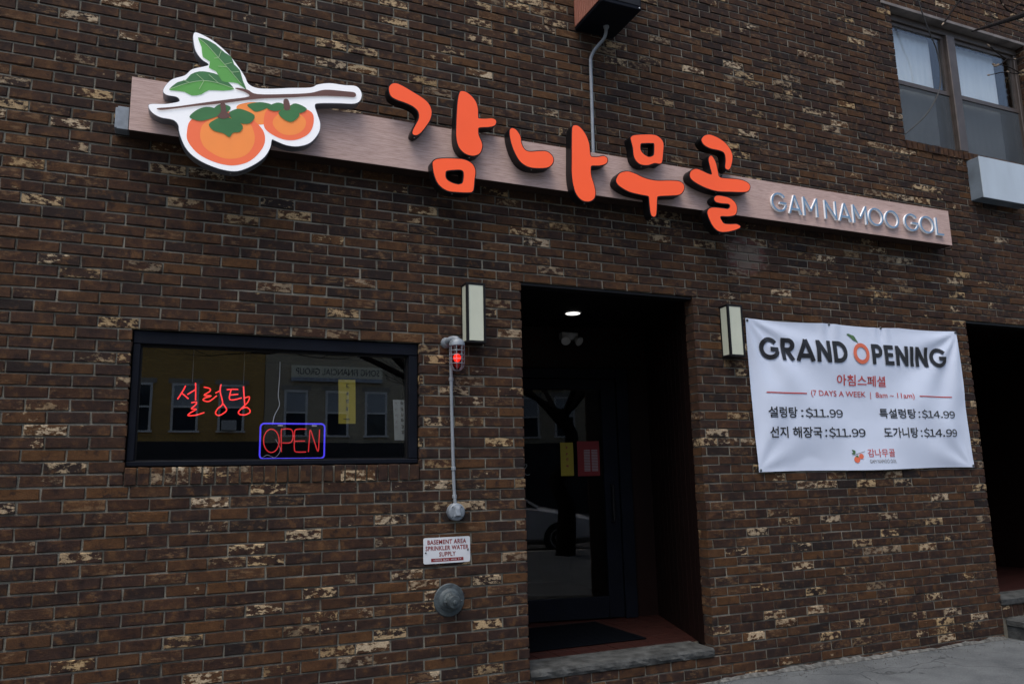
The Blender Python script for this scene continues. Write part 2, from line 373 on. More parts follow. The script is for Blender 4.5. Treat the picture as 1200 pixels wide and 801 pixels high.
def price_mesh(name, body, x0, x1, z0, z1, y, mat, parent, warp):
    """a price set with the wide figures of the Korean face, closed up to normal spacing"""
    vs, fs = [], []
    pen = 0.0
    for ch in body:
        cu = bpy.data.curves.new('fig', 'FONT')
        cu.body = ch
        cu.resolution_u = 3
        cu.offset = .008
        tmp = bpy.data.objects.new('tmp', cu)
        COL.objects.link(tmp)
        bpy.context.view_layer.update()
        me = bpy.data.meshes.new_from_object(tmp)
        bpy.data.objects.remove(tmp)
        xs = [v.co.x for v in me.vertices]
        c = (min(xs) + max(xs)) / 2
        n = len(vs)
        vs += [(v.co.x - c + pen + ADV[ch] / 2, v.co.y) for v in me.vertices]
        fs += [tuple(i + n for i in p.vertices) for p in me.polygons]
        pen += ADV[ch]
        bpy.data.meshes.remove(me)
    ax, bx = min(v[0] for v in vs), max(v[0] for v in vs)
    ay, by = min(v[1] for v in vs), max(v[1] for v in vs)
    m = MB()
    pts = []
    for px, py in vs:
        X, Z = x0 + (x1 - x0) * (px - ax) / (bx - ax), z0 + (z1 - z0) * (py - ay) / (by - ay)
        pts.append((X, y + warp(X, Z), Z))
    m.add(pts, fs)
    return m.build(name, mat, parent)


# --- stroke lettering: geometric sans capitals, cap height 1
def arc(cx, cz, rx, rz, a0, a1, n=20):
    return [(cx + rx * math.cos(math.radians(a0 + (a1 - a0) * i / n)), cz + rz * math.sin(math.radians(a0 + (a1 - a0) * i / n))) for i in range(n + 1)]


def glyph(ch, w):
    h = w / 2
    t = 1 - h
    if ch == 'G':
        return 0.92, [(arc(.48, .5, .48 - h, .5 - h, 38, 345), 0), ([(.5, .47), (.92, .47)], 0)]
    if ch == 'O':
        return 0.98, [(arc(.49, .5, .49 - h, .5 - h, 0, 360, 32), 1)]
    if ch == 'A':
        return 0.84, [([(.06, 0), (.42, .985)], 0), ([(.78, 0), (.42, .985)], 0), ([(.18, .25), (.66, .25)], 0)]
    if ch == 'M':
        return 0.92, [([(h, 0), (h, 1)], 0), ([(.92 - h, 0), (.92 - h, 1)], 0), ([(h, .97), (.46, .28)], 0), ([(.92 - h, .97), (.46, .28)], 0)]
    if ch == 'N':
        return 0.74, [([(h, 0), (h, 1)], 0), ([(.74 - h, 0), (.74 - h, 1)], 0), ([(h, .95), (.74 - h, .05)], 0)]
    if ch == 'L':
        return 0.50, [([(h, 0), (h, 1)], 0), ([(h, h), (.5, h)], 0)]
    if ch == 'R':
        return 0.64, [([(h, 0), (h, 1)], 0), ([(h, t), (.34, t)] + arc(.34, .69, .30 - h, .31 - h, 90, -90, 12) + [(h, .38 + h)], 0), ([(.30, .42), (.58, 0)], 0)]
    if ch == 'P':
        return 0.62, [([(h, 0), (h, 1)], 0), ([(h, t), (.32, t)] + arc(.32, .67, .30 - h, .33 - h, 90, -90, 12) + [(h, .34 + h)], 0)]
    if ch == 'D':
        return 0.74, [([(h, 0), (h, 1)], 0), ([(h, t), (.28, t)] + arc(.28, .5, .46 - h, .5 - h, 90, -90, 18) + [(h, h)], 0)]
    if ch == 'E':
        return 0.54, [([(h, 0), (h, 1)], 0), ([(h, t), (.54, t)], 0), ([(h, .51), (.5, .51)], 0), ([(h, h), (.54, h)], 0)]
    if ch == 'I':
        return w, [([(h, 0), (h, 1)], 0)]
    return 0.4, []


def stroke_ribbon(pts, w, closed):
    L, Rr = [], []
    m = len(pts)
    for i in range(m):
        if closed:
            a, b = pts[(i - 1) % (m - 1)], pts[(i + 1) % (m - 1)]
        else:
            a, b = pts[max(i - 1, 0)], pts[min(i + 1, m - 1)]
        tx, tz = b[0] - a[0], b[1] - a[1]
        q = math.hypot(tx, tz) or 1
        nx, nz = -tz / q * w / 2, tx / q * w / 2
        L.append((pts[i][0] + nx, pts[i][1] + nz))
        Rr.append((pts[i][0] - nx, pts[i][1] - nz))
    return L, Rr


def densify(pts, step):
    out = [pts[0]]
    for a, b in zip(pts, pts[1:]):
        n = max(1, int(math.hypot(b[0] - a[0], b[1] - a[1]) / step))
        for k in range(1, n + 1):
            out.append((a[0] + (b[0] - a[0]) * k / n, a[1] + (b[1] - a[1]) * k / n))
    return out


def layout(word, w, track, x0, x1, z0, z1):
    """yield (char, list of (L, R) ribbons in xz metres) with the word fitted to the box"""
    tot = 0
    items = []
    for ch in word:
        gw, st = glyph(ch, w)
        items.append((ch, tot, st))
        tot += gw + track
    tot -= track
    for ch, off, st in items:
        rib = []
        for pts, closed in st:
            pts = pts if closed else densify(pts, 0.1)
            L, R_ = stroke_ribbon(pts, w, closed)
            f = lambda p: (x0 + (p[0] + off) / tot * (x1 - x0), z0 + min(max(p[1], -.02), 1.02) * (z1 - z0))
            rib.append(([f(p) for p in L], [f(p) for p in R_]))
        yield ch, rib


# ================================================================ materials
def nodes_of(m):
    return m.node_tree.nodes, m.node_tree.links


def lin(c):
    return tuple(c) + (1.0,) if len(c) == 3 else c


def M(name, col, rough=0.6, var=0.15, scale=8.0, bump=0.0, bscale=60.0, metal=0.0, stretch=(1, 1, 1), spec=0.5, emit=None, emit_s=0.0, detail=5.0, coat=0.0):
    m = bpy.data.materials.new(name)
    m.use_nodes = True
    N, L = nodes_of(m)
    b = N['Principled BSDF']
    b.inputs['Roughness'].default_value = rough
    b.inputs['Metallic'].default_value = metal
    b.inputs['Specular IOR Level'].default_value = spec
    b.inputs['Coat Weight'].default_value = coat
    g = N.new('ShaderNodeNewGeometry')
    mp = N.new('ShaderNodeMapping')
    mp.inputs['Scale'].default_value = stretch
    L.new(g.outputs['Position'], mp.inputs['Vector'])
    n = N.new('ShaderNodeTexNoise')
    n.inputs['Scale'].default_value = scale
    n.inputs['Detail'].default_value = detail
    L.new(mp.outputs[0], n.inputs['Vector'])
    mx = N.new('ShaderNodeMix')
    mx.data_type = 'RGBA'
    lo = tuple(max(0, c * (1 - var)) for c in col[:3])
    hi = tuple(min(1, c * (1 + var)) for c in col[:3])
    mr = N.new('ShaderNodeMapRange')
    mr.inputs['From Min'].default_value = 0.3
    mr.inputs['From Max'].default_value = 0.7
    L.new(n.outputs['Fac'], mr.inputs['Value'])
    mx.inputs['A'].default_value = lin(lo)
    mx.inputs['B'].default_value = lin(hi)
    L.new(mr.outputs[0], mx.inputs['Factor'])
    L.new(mx.outputs['Result'], b.inputs['Base Color'])
    if bump > 0:
        n2 = N.new('ShaderNodeTexNoise')
        n2.inputs['Scale'].default_value = bscale
        n2.inputs['Detail'].default_value = 4
        L.new(mp.outputs[0], n2.inputs['Vector'])
        bp = N.new('ShaderNodeBump')
        bp.inputs['Strength'].default_value = bump
        bp.inputs['Distance'].default_value = 0.01
        L.new(n2.outputs['Fac'], bp.inputs['Height'])
        L.new(bp.outputs[0], b.inputs['Normal'])
    if emit is not None:
        b.inputs['Emission Color'].default_value = lin(emit)
        b.inputs['Emission Strength'].default_value = emit_s
    return m


def glass_mat(name, tint=(1, 1, 1), ior=1.5, gain=1.6, rough=0.0):
    m = bpy.data.materials.new(name)
    m.use_nodes = True
    N, L = nodes_of(m)
    N.clear()
    out = N.new('ShaderNodeOutputMaterial')
    mix = N.new('ShaderNodeMixShader')
    tr = N.new('ShaderNodeBsdfTransparent')
    tr.inputs[0].default_value = lin(tint)
    gl = N.new('ShaderNodeBsdfGlossy')
    gl.inputs['Roughness'].default_value = rough
    # faint unevenness of the pane
    g = N.new('ShaderNodeNewGeometry')
    n = N.new('ShaderNodeTexNoise')
    n.inputs['Scale'].default_value = 1.3
    L.new(g.outputs['Position'], n.inputs['Vector'])
    bp = N.new('ShaderNodeBump')
    bp.inputs['Strength'].default_value = 0.02
    bp.inputs['Distance'].default_value = 0.01
    L.new(n.outputs['Fac'], bp.inputs['Height'])
    L.new(bp.outputs[0], gl.inputs['Normal'])
    # Schlick reflectance, the same from either side of the thin pane
    dt = N.new('ShaderNodeVectorMath')
    dt.operation = 'DOT_PRODUCT'
    L.new(g.outputs['Normal'], dt.inputs[0])
    L.new(g.outputs['Incoming'], dt.inputs[1])
    k = math_node(N, L, 'SUBTRACT', 1.0, math_node(N, L, 'ABSOLUTE', dt.outputs['Value']))
    r0 = ((ior - 1) / (ior + 1)) ** 2 * gain
    fac = math_node(N, L, 'MULTIPLY_ADD', math_node(N, L, 'POWER', k, 5.0), 1 - r0, r0)
    L.new(fac, mix.inputs[0])
    L.new(tr.outputs[0], mix.inputs[1])
    L.new(gl.outputs[0], mix.inputs[2])
    L.new(mix.outputs[0], out.inputs[0])
    return m


def math_node(N, L, op, a, b=None, c=None):
    n = N.new('ShaderNodeMath')
    n.operation = op
    for i, v in enumerate((a, b, c)):
        if v is None:
            continue
        if isinstance(v, (int, float)):
            n.inputs[i].default_value = v
        else:
            L.new(v, n.inputs[i])
    return n.outputs[0]


def smooth_node(N, L, v, a, b, lo=0.0, hi=1.0):
    n = N.new('ShaderNodeMapRange')
    n.interpolation_type = 'SMOOTHSTEP'
    L.new(v, n.inputs['Value'])
    for k, q in (('From Min', a), ('From Max', b), ('To Min', lo), ('To Max', hi)):
        if isinstance(q, (int, float)):
            n.inputs[k].default_value = q
        else:
            L.new(q, n.inputs[k])
    return n.outputs[0]


def mix_col(N, L, f, a, b, mode='MIX'):
    n = N.new('ShaderNodeMix')
    n.data_type = 'RGBA'
    n.blend_type = mode
    for k, q in (('Factor', f), ('A', a), ('B', b)):
        if isinstance(q, (int, float)):
            n.inputs[k].default_value = q
        elif isinstance(q, tuple):
            n.inputs[k].default_value = lin(q)
        else:
            L.new(q, n.inputs[k])
    return n.outputs['Result']


def noise_node(N, L, vec, scale, detail=4, rough=0.55):
    n = N.new('ShaderNodeTexNoise')
    n.inputs['Scale'].default_value = scale
    n.inputs['Detail'].default_value = detail
    n.inputs['Roughness'].default_value = rough
    L.new(vec, n.inputs['Vector'])
    return n.outputs['Fac']


def brick_material():
    m = bpy.data.materials.new('brown_brick')
    m.use_nodes = True
    N, L = nodes_of(m)
    b = N['Principled BSDF']
    g = N.new('ShaderNodeNewGeometry')
    pos = g.outputs['Position']
    sx = N.new('ShaderNodeSeparateXYZ')
    L.new(pos, sx.inputs[0])
    row = math_node(N, L, 'FLOOR', math_node(N, L, 'MULTIPLY_ADD', sx.outputs['Z'], -1 / CH, V0 + 0.5))
    par = math_node(N, L, 'MULTIPLY', math_node(N, L, 'FLOORED_MODULO', row, 2.0), 0.5)
    colm = math_node(N, L, 'FLOOR', math_node(N, L, 'SUBTRACT', math_node(N, L, 'MULTIPLY', sx.outputs['X'], 1 / BL), par))
    cb = N.new('ShaderNodeCombineXYZ')
    L.new(colm, cb.inputs[0])
    L.new(row, cb.inputs[1])
    wnz = N.new('ShaderNodeTexWhiteNoise')
    wnz.noise_dimensions = '3D'
    L.new(cb.outputs[0], wnz.inputs['Vector'])
    rs = N.new('ShaderNodeSeparateColor')
    L.new(wnz.outputs['Color'], rs.inputs[0])
    ramp = N.new('ShaderNodeValToRGB')
    el = ramp.color_ramp.elements
    stops = [(0.0, (.036, .0195, .0150)), (.12, (.056, .0280, .0165)), (.24, (.029, .0185, .0160)), (.36, (.074, .0355, .0165)), (.48, (.042, .0225, .0170)),
             (.58, (.018, .0145, .0140)), (.68, (.038, .0210, .0165)), (.80, (.090, .0430, .0175)), (.9, (.031, .0190, .0165)), (1.0, (.050, .0265, .0175))]
    el[0].position, el[0].color = stops[0][0], lin(stops[0][1])
    el[1].position, el[1].color = stops[-1][0], lin(stops[-1][1])
    for p, c in stops[1:-1]:
        e = el.new(p)
        e.color = lin(c)
    L.new(rs.outputs[0], ramp.inputs[0])
    # blotches in the fired face; a different slice of noise for each brick
    off = N.new('ShaderNodeVectorMath')
    off.operation = 'MULTIPLY_ADD'
    L.new(wnz.outputs['Color'], off.inputs[0])
    off.inputs[1].default_value = (7.0, 7.0, 7.0)
    L.new(pos, off.inputs[2])
    n1 = noise_node(N, L, off.outputs[0], 17, 6, .7)
    n2 = noise_node(N, L, off.outputs[0], 140, 3, .6)
    c1 = mix_col(N, L, smooth_node(N, L, n1, .50, .68, 0, .8), ramp.outputs[0], (.118, .060, .026))
    c1 = mix_col(N, L, smooth_node(N, L, n1, .48, .34, 0, .85), c1, (.017, .0115, .0115))
    c1 = mix_col(N, L, smooth_node(N, L, n2, .35, .7, 0, .45), c1, (.018, .0115, .0095))
    c1 = mix_col(N, L, smooth_node(N, L, n2, .62, .8, 0, .35), c1, (.10, .06, .03))
    # cream patches where slurry or the face has come off, in loose groups of bricks
    cl = noise_node(N, L, pos, 1.7, 3, .6)
    grp = smooth_node(N, L, math_node(N, L, 'MULTIPLY_ADD', cl, .5, math_node(N, L, 'MULTIPLY', rs.outputs[1], .62)), .655, .84)
    mp = N.new('ShaderNodeMapping')
    mp.inputs['Scale'].default_value = (0.58, 1, 1.1)
    L.new(off.outputs[0], mp.inputs['Vector'])
    n3 = noise_node(N, L, mp.outputs[0], 34, 9, .70)
    thr = math_node(N, L, 'MULTIPLY_ADD', grp, -.32, .80)
    mask = smooth_node(N, L, n3, thr, math_node(N, L, 'ADD', thr, .045))
    # thin tan flecks on many of the other bricks
    mpf = N.new('ShaderNodeMapping')
    mpf.inputs['Scale'].default_value = (0.45, 1, 1.2)
    mpf.inputs['Location'].default_value = (3.7, 1.1, 9.2)
    L.new(off.outputs[0], mpf.inputs['Vector'])
    n4 = noise_node(N, L, mpf.outputs[0], 48, 7, .75)
    fthr = math_node(N, L, 'MULTIPLY_ADD', rs.outputs[2], -.28, .76)
    fleck = smooth_node(N, L, n4, fthr, math_node(N, L, 'ADD', fthr, .12))
    c1 = mix_col(N, L, math_node(N, L, 'MULTIPLY', fleck, .75), c1, (.155, .095, .050))
    cream = mix_col(N, L, rs.outputs[2], (.43, .305, .155), (.49, .405, .285))
    cream = mix_col(N, L, smooth_node(N, L, n2, .42, .68, 0, .6), cream, (.20, .125, .06))
    op = smooth_node(N, L, math_node(N, L, 'ADD', math_node(N, L, 'MULTIPLY', rs.outputs[0], .6), math_node(N, L, 'MULTIPLY', n1, .8)), .35, .95, .30, .95)
    c2 = mix_col(N, L, math_node(N, L, 'MULTIPLY', mask, op), c1, cream)
    # repaired patch with redder bricks and smeared mortar beneath the sign
    d = N.new('ShaderNodeVectorMath')
    d.operation = 'SUBTRACT'
    L.new(pos, d.inputs[0])
    d.inputs[1].default_value = (4.96, 0, 3.08)
    dm = N.new('ShaderNodeVectorMath')
    dm.operation = 'MULTIPLY'
    L.new(d.outputs[0], dm.inputs[0])
    dm.inputs[1].default_value = (3.6, 0, 4.6)
    ln = N.new('ShaderNodeVectorMath')
    ln.operation = 'LENGTH'
    L.new(dm.outputs[0], ln.inputs[0])
    near = math_node(N, L, 'MULTIPLY_ADD', n1, -.5, ln.outputs['Value'])
    patch = smooth_node(N, L, near, .55, .35)
    c3 = mix_col(N, L, math_node(N, L, 'MULTIPLY', patch, .7), c2, (.085, .035, .032))
    smear = smooth_node(N, L, math_node(N, L, 'ADD', ln.outputs['Value'], math_node(N, L, 'MULTIPLY', n3, -2.6)), -.55, -.95)
    c3 = mix_col(N, L, math_node(N, L, 'MULTIPLY', smear, .6), c3, (.12, .115, .10))
    L.new(c3, b.inputs['Base Color'])
    b.inputs['Roughness'].default_value = .85
    b.inputs['Specular IOR Level'].default_value = .16
    bp = N.new('ShaderNodeBump')
    bp.inputs['Strength'].default_value = .8
    bp.inputs['Distance'].default_value = .007
    hh = math_node(N, L, 'ADD', math_node(N, L, 'MULTIPLY', n1, .7), math_node(N, L, 'MULTIPLY', n2, .45))
    L.new(math_node(N, L, 'MULTIPLY_ADD', mask, .35, hh), bp.inputs['Height'])
    L.new(bp.outputs[0], b.inputs['Normal'])
    return m


def far_brick(name, c1, c2, cm):
    m = bpy.data.materials.new(name)
    m.use_nodes = True
    N, L = nodes_of(m)
    b = N['Principled BSDF']
    g = N.new('ShaderNodeNewGeometry')
    mp = N.new('ShaderNodeMapping')
    mp.inputs['Rotation'].default_value = (math.radians(-90), 0, 0)
    L.new(g.outputs['Position'], mp.inputs['Vector'])
    bt = N.new('ShaderNodeTexBrick')
    bt.inputs['Scale'].default_value = 1.0
    bt.inputs['Brick Width'].default_value = .21
    bt.inputs['Row Height'].default_value = .075
    bt.inputs['Mortar Size'].default_value = .008
    bt.inputs['Color1'].default_value = lin(c1)
    bt.inputs['Color2'].default_value = lin(c2)
    bt.inputs['Mortar'].default_value = lin(cm)
    L.new(mp.outputs[0], bt.inputs['Vector'])
    L.new(bt.outputs[0], b.inputs['Base Color'])
    b.inputs['Roughness'].default_value = .9
    return m


def wood_panel():
    m = bpy.data.materials.new('pink_brown_woodgrain')
    m.use_nodes = True
    N, L = nodes_of(m)
    b = N['Principled BSDF']
    g = N.new('ShaderNodeNewGeometry')
    mp = N.new('ShaderNodeMapping')
    mp.inputs['Scale'].default_value = (1.6, 3, 60)
    L.new(g.outputs['Position'], mp.inputs['Vector'])
    a = noise_node(N, L, mp.outputs[0], 3.0, 6, .7)
    mp2 = N.new('ShaderNodeMapping')
    mp2.inputs['Scale'].default_value = (6, 3, 260)
    L.new(g.outputs['Position'], mp2.inputs['Vector'])
    c = noise_node(N, L, mp2.outputs[0], 2.0, 3, .6)
    c1 = mix_col(N, L, smooth_node(N, L, a, .3, .7), (.46, .33, .295), (.60, .455, .415))
    c2 = mix_col(N, L, smooth_node(N, L, c, .46, .66, 0, .7), c1, (.27, .175, .15))
    L.new(c2, b.inputs['Base Color'])
    b.inputs['Roughness'].default_value = .7
    b.inputs['Specular IOR Level'].default_value = .2
    return m


MAT = {
    'brick': brick_material(),
    'mortar': M('grey_mortar', (.190, .184, .154), .95, .5, 6, .9, 160, spec=.1),
    'foot': M('crumbling_base_mortar', (.105, .108, .104), .95, .6, 30, .8, 90, spec=.1),
    'wood': wood_panel(),
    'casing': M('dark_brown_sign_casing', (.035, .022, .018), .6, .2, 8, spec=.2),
    'black': M('black_painted_metal', (.006, .006, .007), .5, .2, 12, spec=.25),
    'letter_black': M('black_letter_side', (.005, .005, .006), .4, .2, 12, spec=.25),
    'navy': M('dark_navy_frame', (.0042, .0060, .011), .6, .25, 6, spec=.12),
    'orange': M('orange_acrylic', (.82, .098, .018), .32, .05, 2.5, emit=(1.0, .085, .01), emit_s=.16),
    'boxwhite': M('white_acrylic', (.80, .81, .83), .35, .02, 4, emit=(.92, .96, 1.0), emit_s=.18),
    'steel_side': M('grey_metal_side', (.22, .24, .27), .4, .1, 10, metal=.6),
    'white_edge': M('white_letter_side', (.80, .84, .88), .4, .03, 10, emit=(.85, .93, 1.0), emit_s=.08),  # faint glow added to brighten the sides; these letters are not lit
    'bluegrey': M('blue_grey_letter_face', (.15, .28, .44), .45, .1, 20),
    'galv': M('galvanised_steel', (.20, .235, .27), .5, .22, 25, metal=.2),
    'pale_metal': M('pale_painted_metal', (.42, .50, .57), .55, .12, 3.5, stretch=(1, 1, .35)),
    'blue_metal': M('shaded_blue_grey_metal', (.13, .165, .20), .6, .3, 6),  # darker than the front cover: shade on the casing side put into the colour
    'galv_dark': M('weathered_cast_metal', (.050, .066, .074), .6, .35, 30, .3, 80, metal=.2),
    'conduit': M('grey_conduit', (.22, .25, .28), .5, .12, 20, metal=.1),
    'opal': M('cream_opal_acrylic', (.54, .58, .47), .4, .05, 7),
    'vinyl': M('white_vinyl', (.635, .72, .87), .48, .02, 3, .05, 900),
    'ink_black': M('black_ink', (.012, .013, .016), .5, .25, 4),
    'ink_grey': M('grey_ink', (.16, .16, .16), .5, .1, 20),
    'ink_red': M('red_ink', (.50, .055, .05), .5, .12, 15),
    'ink_orange': M('orange_ink', (.72, .16, .08), .5, .12, 7),
    'ink_green': M('green_ink', (.07, .16, .06), .5, .3, 25),
    'ink_brown': M('brown_ink', (.12, .06, .04), .5, .1, 25),
    'p_fruit': M('print_fruit_orange', (.84, .255, .05), .4, .05, 5, emit=(1, .28, .055), emit_s=.14),
    'p_fruit_edge': M('print_fruit_red', (.80, .165, .052), .4, .04, 5, emit=(1, .12, .06), emit_s=.14),
    'p_green_d': M('print_dark_green', (.034, .15, .042), .4, .15, 8, emit=(.03, .14, .04), emit_s=.12),
    'p_green_l': M('print_light_green', (.085, .31, .055), .4, .06, 8, emit=(.09, .33, .06), emit_s=.15),
    'p_vein': M('print_pale_vein', (.38, .58, .30), .4, .04, 8),
    'p_brown': M('print_brown', (.115, .050, .038), .4, .1, 12, emit=(.11, .05, .04), emit_s=.1),
    'enamel': M('white_enamel_plate', (.60, .64, .68), .35, .06, 14),
    'maroon': M('maroon_ink', (.20, .018, .020), .45, .1, 20),
    'neon_red': M('lit_red_neon', (.5, .02, .02), .3, .05, 10, emit=(1.0, .035, .030), emit_s=1.0),
    'neon_dim': M('lit_dim_red_neon', (.4, .02, .02), .3, .05, 10, emit=(1.0, .03, .035), emit_s=.36),
    'neon_blue': M('lit_blue_neon', (.05, .04, .5), .3, .05, 10, emit=(.085, .06, 1.0), emit_s=.62),
    'bulb_red': M('lit_red_bulb', (.6, .05, .02), .3, .05, 10, emit=(1.0, .16, .05), emit_s=2.6),
    'red_glass': glass_mat('red_glass', (.62, .05, .05), 1.5, 1.2),
    'glass': glass_mat('window_glass', (.94, .95, .95), 1.5, 2.5),
    'glass_door': glass_mat('door_glass', (.85, .85, .85), 1.5, 1.0),
    'glass_up': glass_mat('upstairs_glass', (.93, .96, .97), 1.5, 2.2),
    'dark_room': M('dark_interior_wall', (.008, .007, .006), .9, .3, 3, spec=.1),
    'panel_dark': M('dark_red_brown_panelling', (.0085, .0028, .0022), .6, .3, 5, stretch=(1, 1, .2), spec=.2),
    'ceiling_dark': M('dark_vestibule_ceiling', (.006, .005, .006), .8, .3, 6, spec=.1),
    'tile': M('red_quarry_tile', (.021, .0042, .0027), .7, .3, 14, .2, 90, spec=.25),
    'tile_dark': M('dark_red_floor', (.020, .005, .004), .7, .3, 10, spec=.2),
    'mat': M('navy_door_mat', (.0016, .0026, .0045), .95, .3, 60, .5, 400, spec=.05),
    'stone': M('grey_bluestone', (.052, .056, .056), .9, .5, 12, .8, 60, spec=.2),
    'concrete': M('pavement_concrete', (.12, .132, .138), .92, .42, 5.0, .6, 300, detail=12, spec=.2),
    'pave': None,
    'asphalt': M('asphalt', (.05, .05, .052), .95, .3, 14, .5, 160),
    'kerb': M('kerb_concrete', (.30, .30, .29), .9, .2, 6, .3, 80),
    'paint': M('road_paint', (.65, .65, .62), .7, .2, 20),
    'bronze': M('bronze_window_frame', (.085, .070, .062), .45, .2, 10, metal=.3),
    'blind': M('white_window_shade', (.78, .80, .82), .8, .05, 2, stretch=(3, 1, .4)),
    'screen': M('grey_insect_screen', (.17, .19, .21), .7, .25, 4),
    'lintel': M('weathered_steel_lintel', (.15, .135, .125), .7, .35, 8),
    'wire': M('black_cable', (.012, .012, .012), .6, .1, 20),
    'paper_yellow': M('yellow_paper', (.30, .245, .025), .8, .08, 6),
    'paper_white': M('white_paper', (.22, .24, .24), .8, .08, 6),
    'paper_red': M('red_menu_paper', (.17, .010, .012), .7, .08, 6),
    'rust_panel': M('red_brown_slatted_panel', (.26, .095, .062), .55, .2, 6, stretch=(30, 30, 1)),
    'bark': M('grey_brown_bark', (.016, .013, .012), .9, .4, 20, .8, 60, stretch=(1, 1, .25), spec=.08),
    'bud': M('pale_bud', (.22, .17, .12), .8, .3, 40),
    'far_gold': far_brick('golden_brick', (.55, .33, .085), (.44, .26, .07), (.27, .20, .11)),
    'far_grey': far_brick('tan_grey_brick', (.52, .44, .30), (.42, .36, .25), (.30, .28, .22)),
    'far_frame': M('pale_window_frame', (.70, .70, .66), .6, .1, 5),
    'far_glass': M('far_window_glass', (.03, .04, .05), .08, .2, 2),
    'far_blind': M('far_window_blind', (.34, .37, .38), .8, .1, 2),
    'far_store': M('dark_shopfront', (.018, .018, .02), .5, .3, 2),
    'far_sign': M('cream_sign_board', (.74, .71, .54), .7, .08, 3),
    'far_stone': M('far_window_stone', (.30, .28, .23), .8, .15, 3),
    'far_strip': M('blue_grey_sign_strip', (.38, .42, .46), .7, .08, 3),
    'car_white': M('white_car_paint', (.72, .73, .74), .25, .02, 3, coat=.6),
    'car_glass': M('dark_car_glass', (.012, .014, .016), .06, .1, 2),
    'rubber': M('tyre_rubber', (.015, .015, .016), .85, .2, 30),
    'rim': M('alloy_rim', (.45, .46, .47), .3, .1, 10, metal=.8),
    'lamp_clear': M('clear_headlamp', (.6, .62, .64), .1, .05, 10),
    'lamp_red': M('red_tail_lamp', (.3, .01, .01), .2, .05, 10),
    'downlight': M('lit_downlight', (.9, .9, .9), .3, .02, 4, emit=(1.0, .97, .92), emit_s=1.3),
    'spot': M('frosted_lamp_head', (.42, .42, .40), .4, .1, 9),
    'white_plain': M('white_plastic', (.6, .62, .63), .5, .05, 9),
    'print_white': M('white_print', (.26, .22, .23), .6, .1, 9),
}


def mesh_screen():
    m = bpy.data.materials.new('insect_mesh')
    m.use_nodes = True
    N, L = nodes_of(m)
    b = N['Principled BSDF']
    g = N.new('ShaderNodeNewGeometry')
    n = noise_node(N, L, g.outputs['Position'], 3, 3)
    L.new(mix_col(N, L, n, (.045, .055, .065), (.10, .12, .135)), b.inputs['Base Color'])
    b.inputs['Roughness'].default_value = .8
    b.inputs['Alpha'].default_value = .46
    return m


MAT['mesh'] = mesh_screen()


def pavement_mat():
    m = bpy.data.materials.new('worn_pavement')
    m.use_nodes = True
    N, L = nodes_of(m)
    b = N['Principled BSDF']
    g = N.new('ShaderNodeNewGeometry')
    P = g.outputs['Position']
    a = noise_node(N, L, P, 2.2, 8, .65)
    f = noise_node(N, L, P, 90, 4, .8)
    c = mix_col(N, L, smooth_node(N, L, a, .3, .7), (.062, .070, .076), (.115, .127, .134))
    c = mix_col(N, L, smooth_node(N, L, f, .5, .75, 0, .55), c, (.18, .19, .19))
    c = mix_col(N, L, smooth_node(N, L, f, .5, .25, 0, .6), c, (.045, .05, .054))
    v = N.new('ShaderNodeTexVoronoi')
    v.inputs['Scale'].default_value = 3.3
    L.new(P, v.inputs['Vector'])
    c = mix_col(N, L, smooth_node(N, L, v.outputs['Distance'], .11, .06, 0, .75), c, (.03, .032, .034))
    wv = N.new('ShaderNodeTexVoronoi')
    wv.feature = 'DISTANCE_TO_EDGE'
    wv.inputs['Scale'].default_value = .55
    nn = N.new('ShaderNodeTexNoise')
    nn.inputs['Scale'].default_value = 3.0
    nn.inputs['Detail'].default_value = 6
    L.new(P, nn.inputs['Vector'])
    vm = N.new('ShaderNodeVectorMath')
    vm.operation = 'MULTIPLY_ADD'
    L.new(nn.outputs['Color'], vm.inputs[0])
    vm.inputs[1].default_value = (.35, .35, .35)
    L.new(P, vm.inputs[2])
    L.new(vm.outputs[0], wv.inputs['Vector'])
    crack = smooth_node(N, L, wv.outputs['Distance'], .0032, .001)
    c = mix_col(N, L, math_node(N, L, 'MULTIPLY', crack, .55), c, (.02, .021, .022))
    L.new(c, b.inputs['Base Color'])
    b.inputs['Roughness'].default_value = .9
    b.inputs['Specular IOR Level'].default_value = .2
    bp = N.new('ShaderNodeBump')
    bp.inputs['Strength'].default_value = .6
    bp.inputs['Distance'].default_value = .006
    L.new(math_node(N, L, 'SUBTRACT', f, math_node(N, L, 'MULTIPLY', crack, 1.5)), bp.inputs['Height'])
    L.new(bp.outputs[0], b.inputs['Normal'])
    return m


MAT['pave'] = pavement_mat()

# ================================================================ the setting
def structure(name, mb, mat):
    o = mb.build(name, MAT[mat])
    return tag(o, kind='structure')


KERB_Y = -7.6
g = MB()
g.add([(-400, -500, -.30), (400, -500, -.30), (400, 300, -.30), (-400, 300, -.30)], [(0, 1, 2, 3)])
structure('ground', g, 'asphalt')
g = MB()
g.box(-60, 60, -17.4, KERB_Y - .15, -.29, -.14)
structure('road', g, 'asphalt')
g = MB()
g.box(-60, 60, KERB_Y, .9, -.29, -.006)
pave = structure('pavement', g, 'mortar')
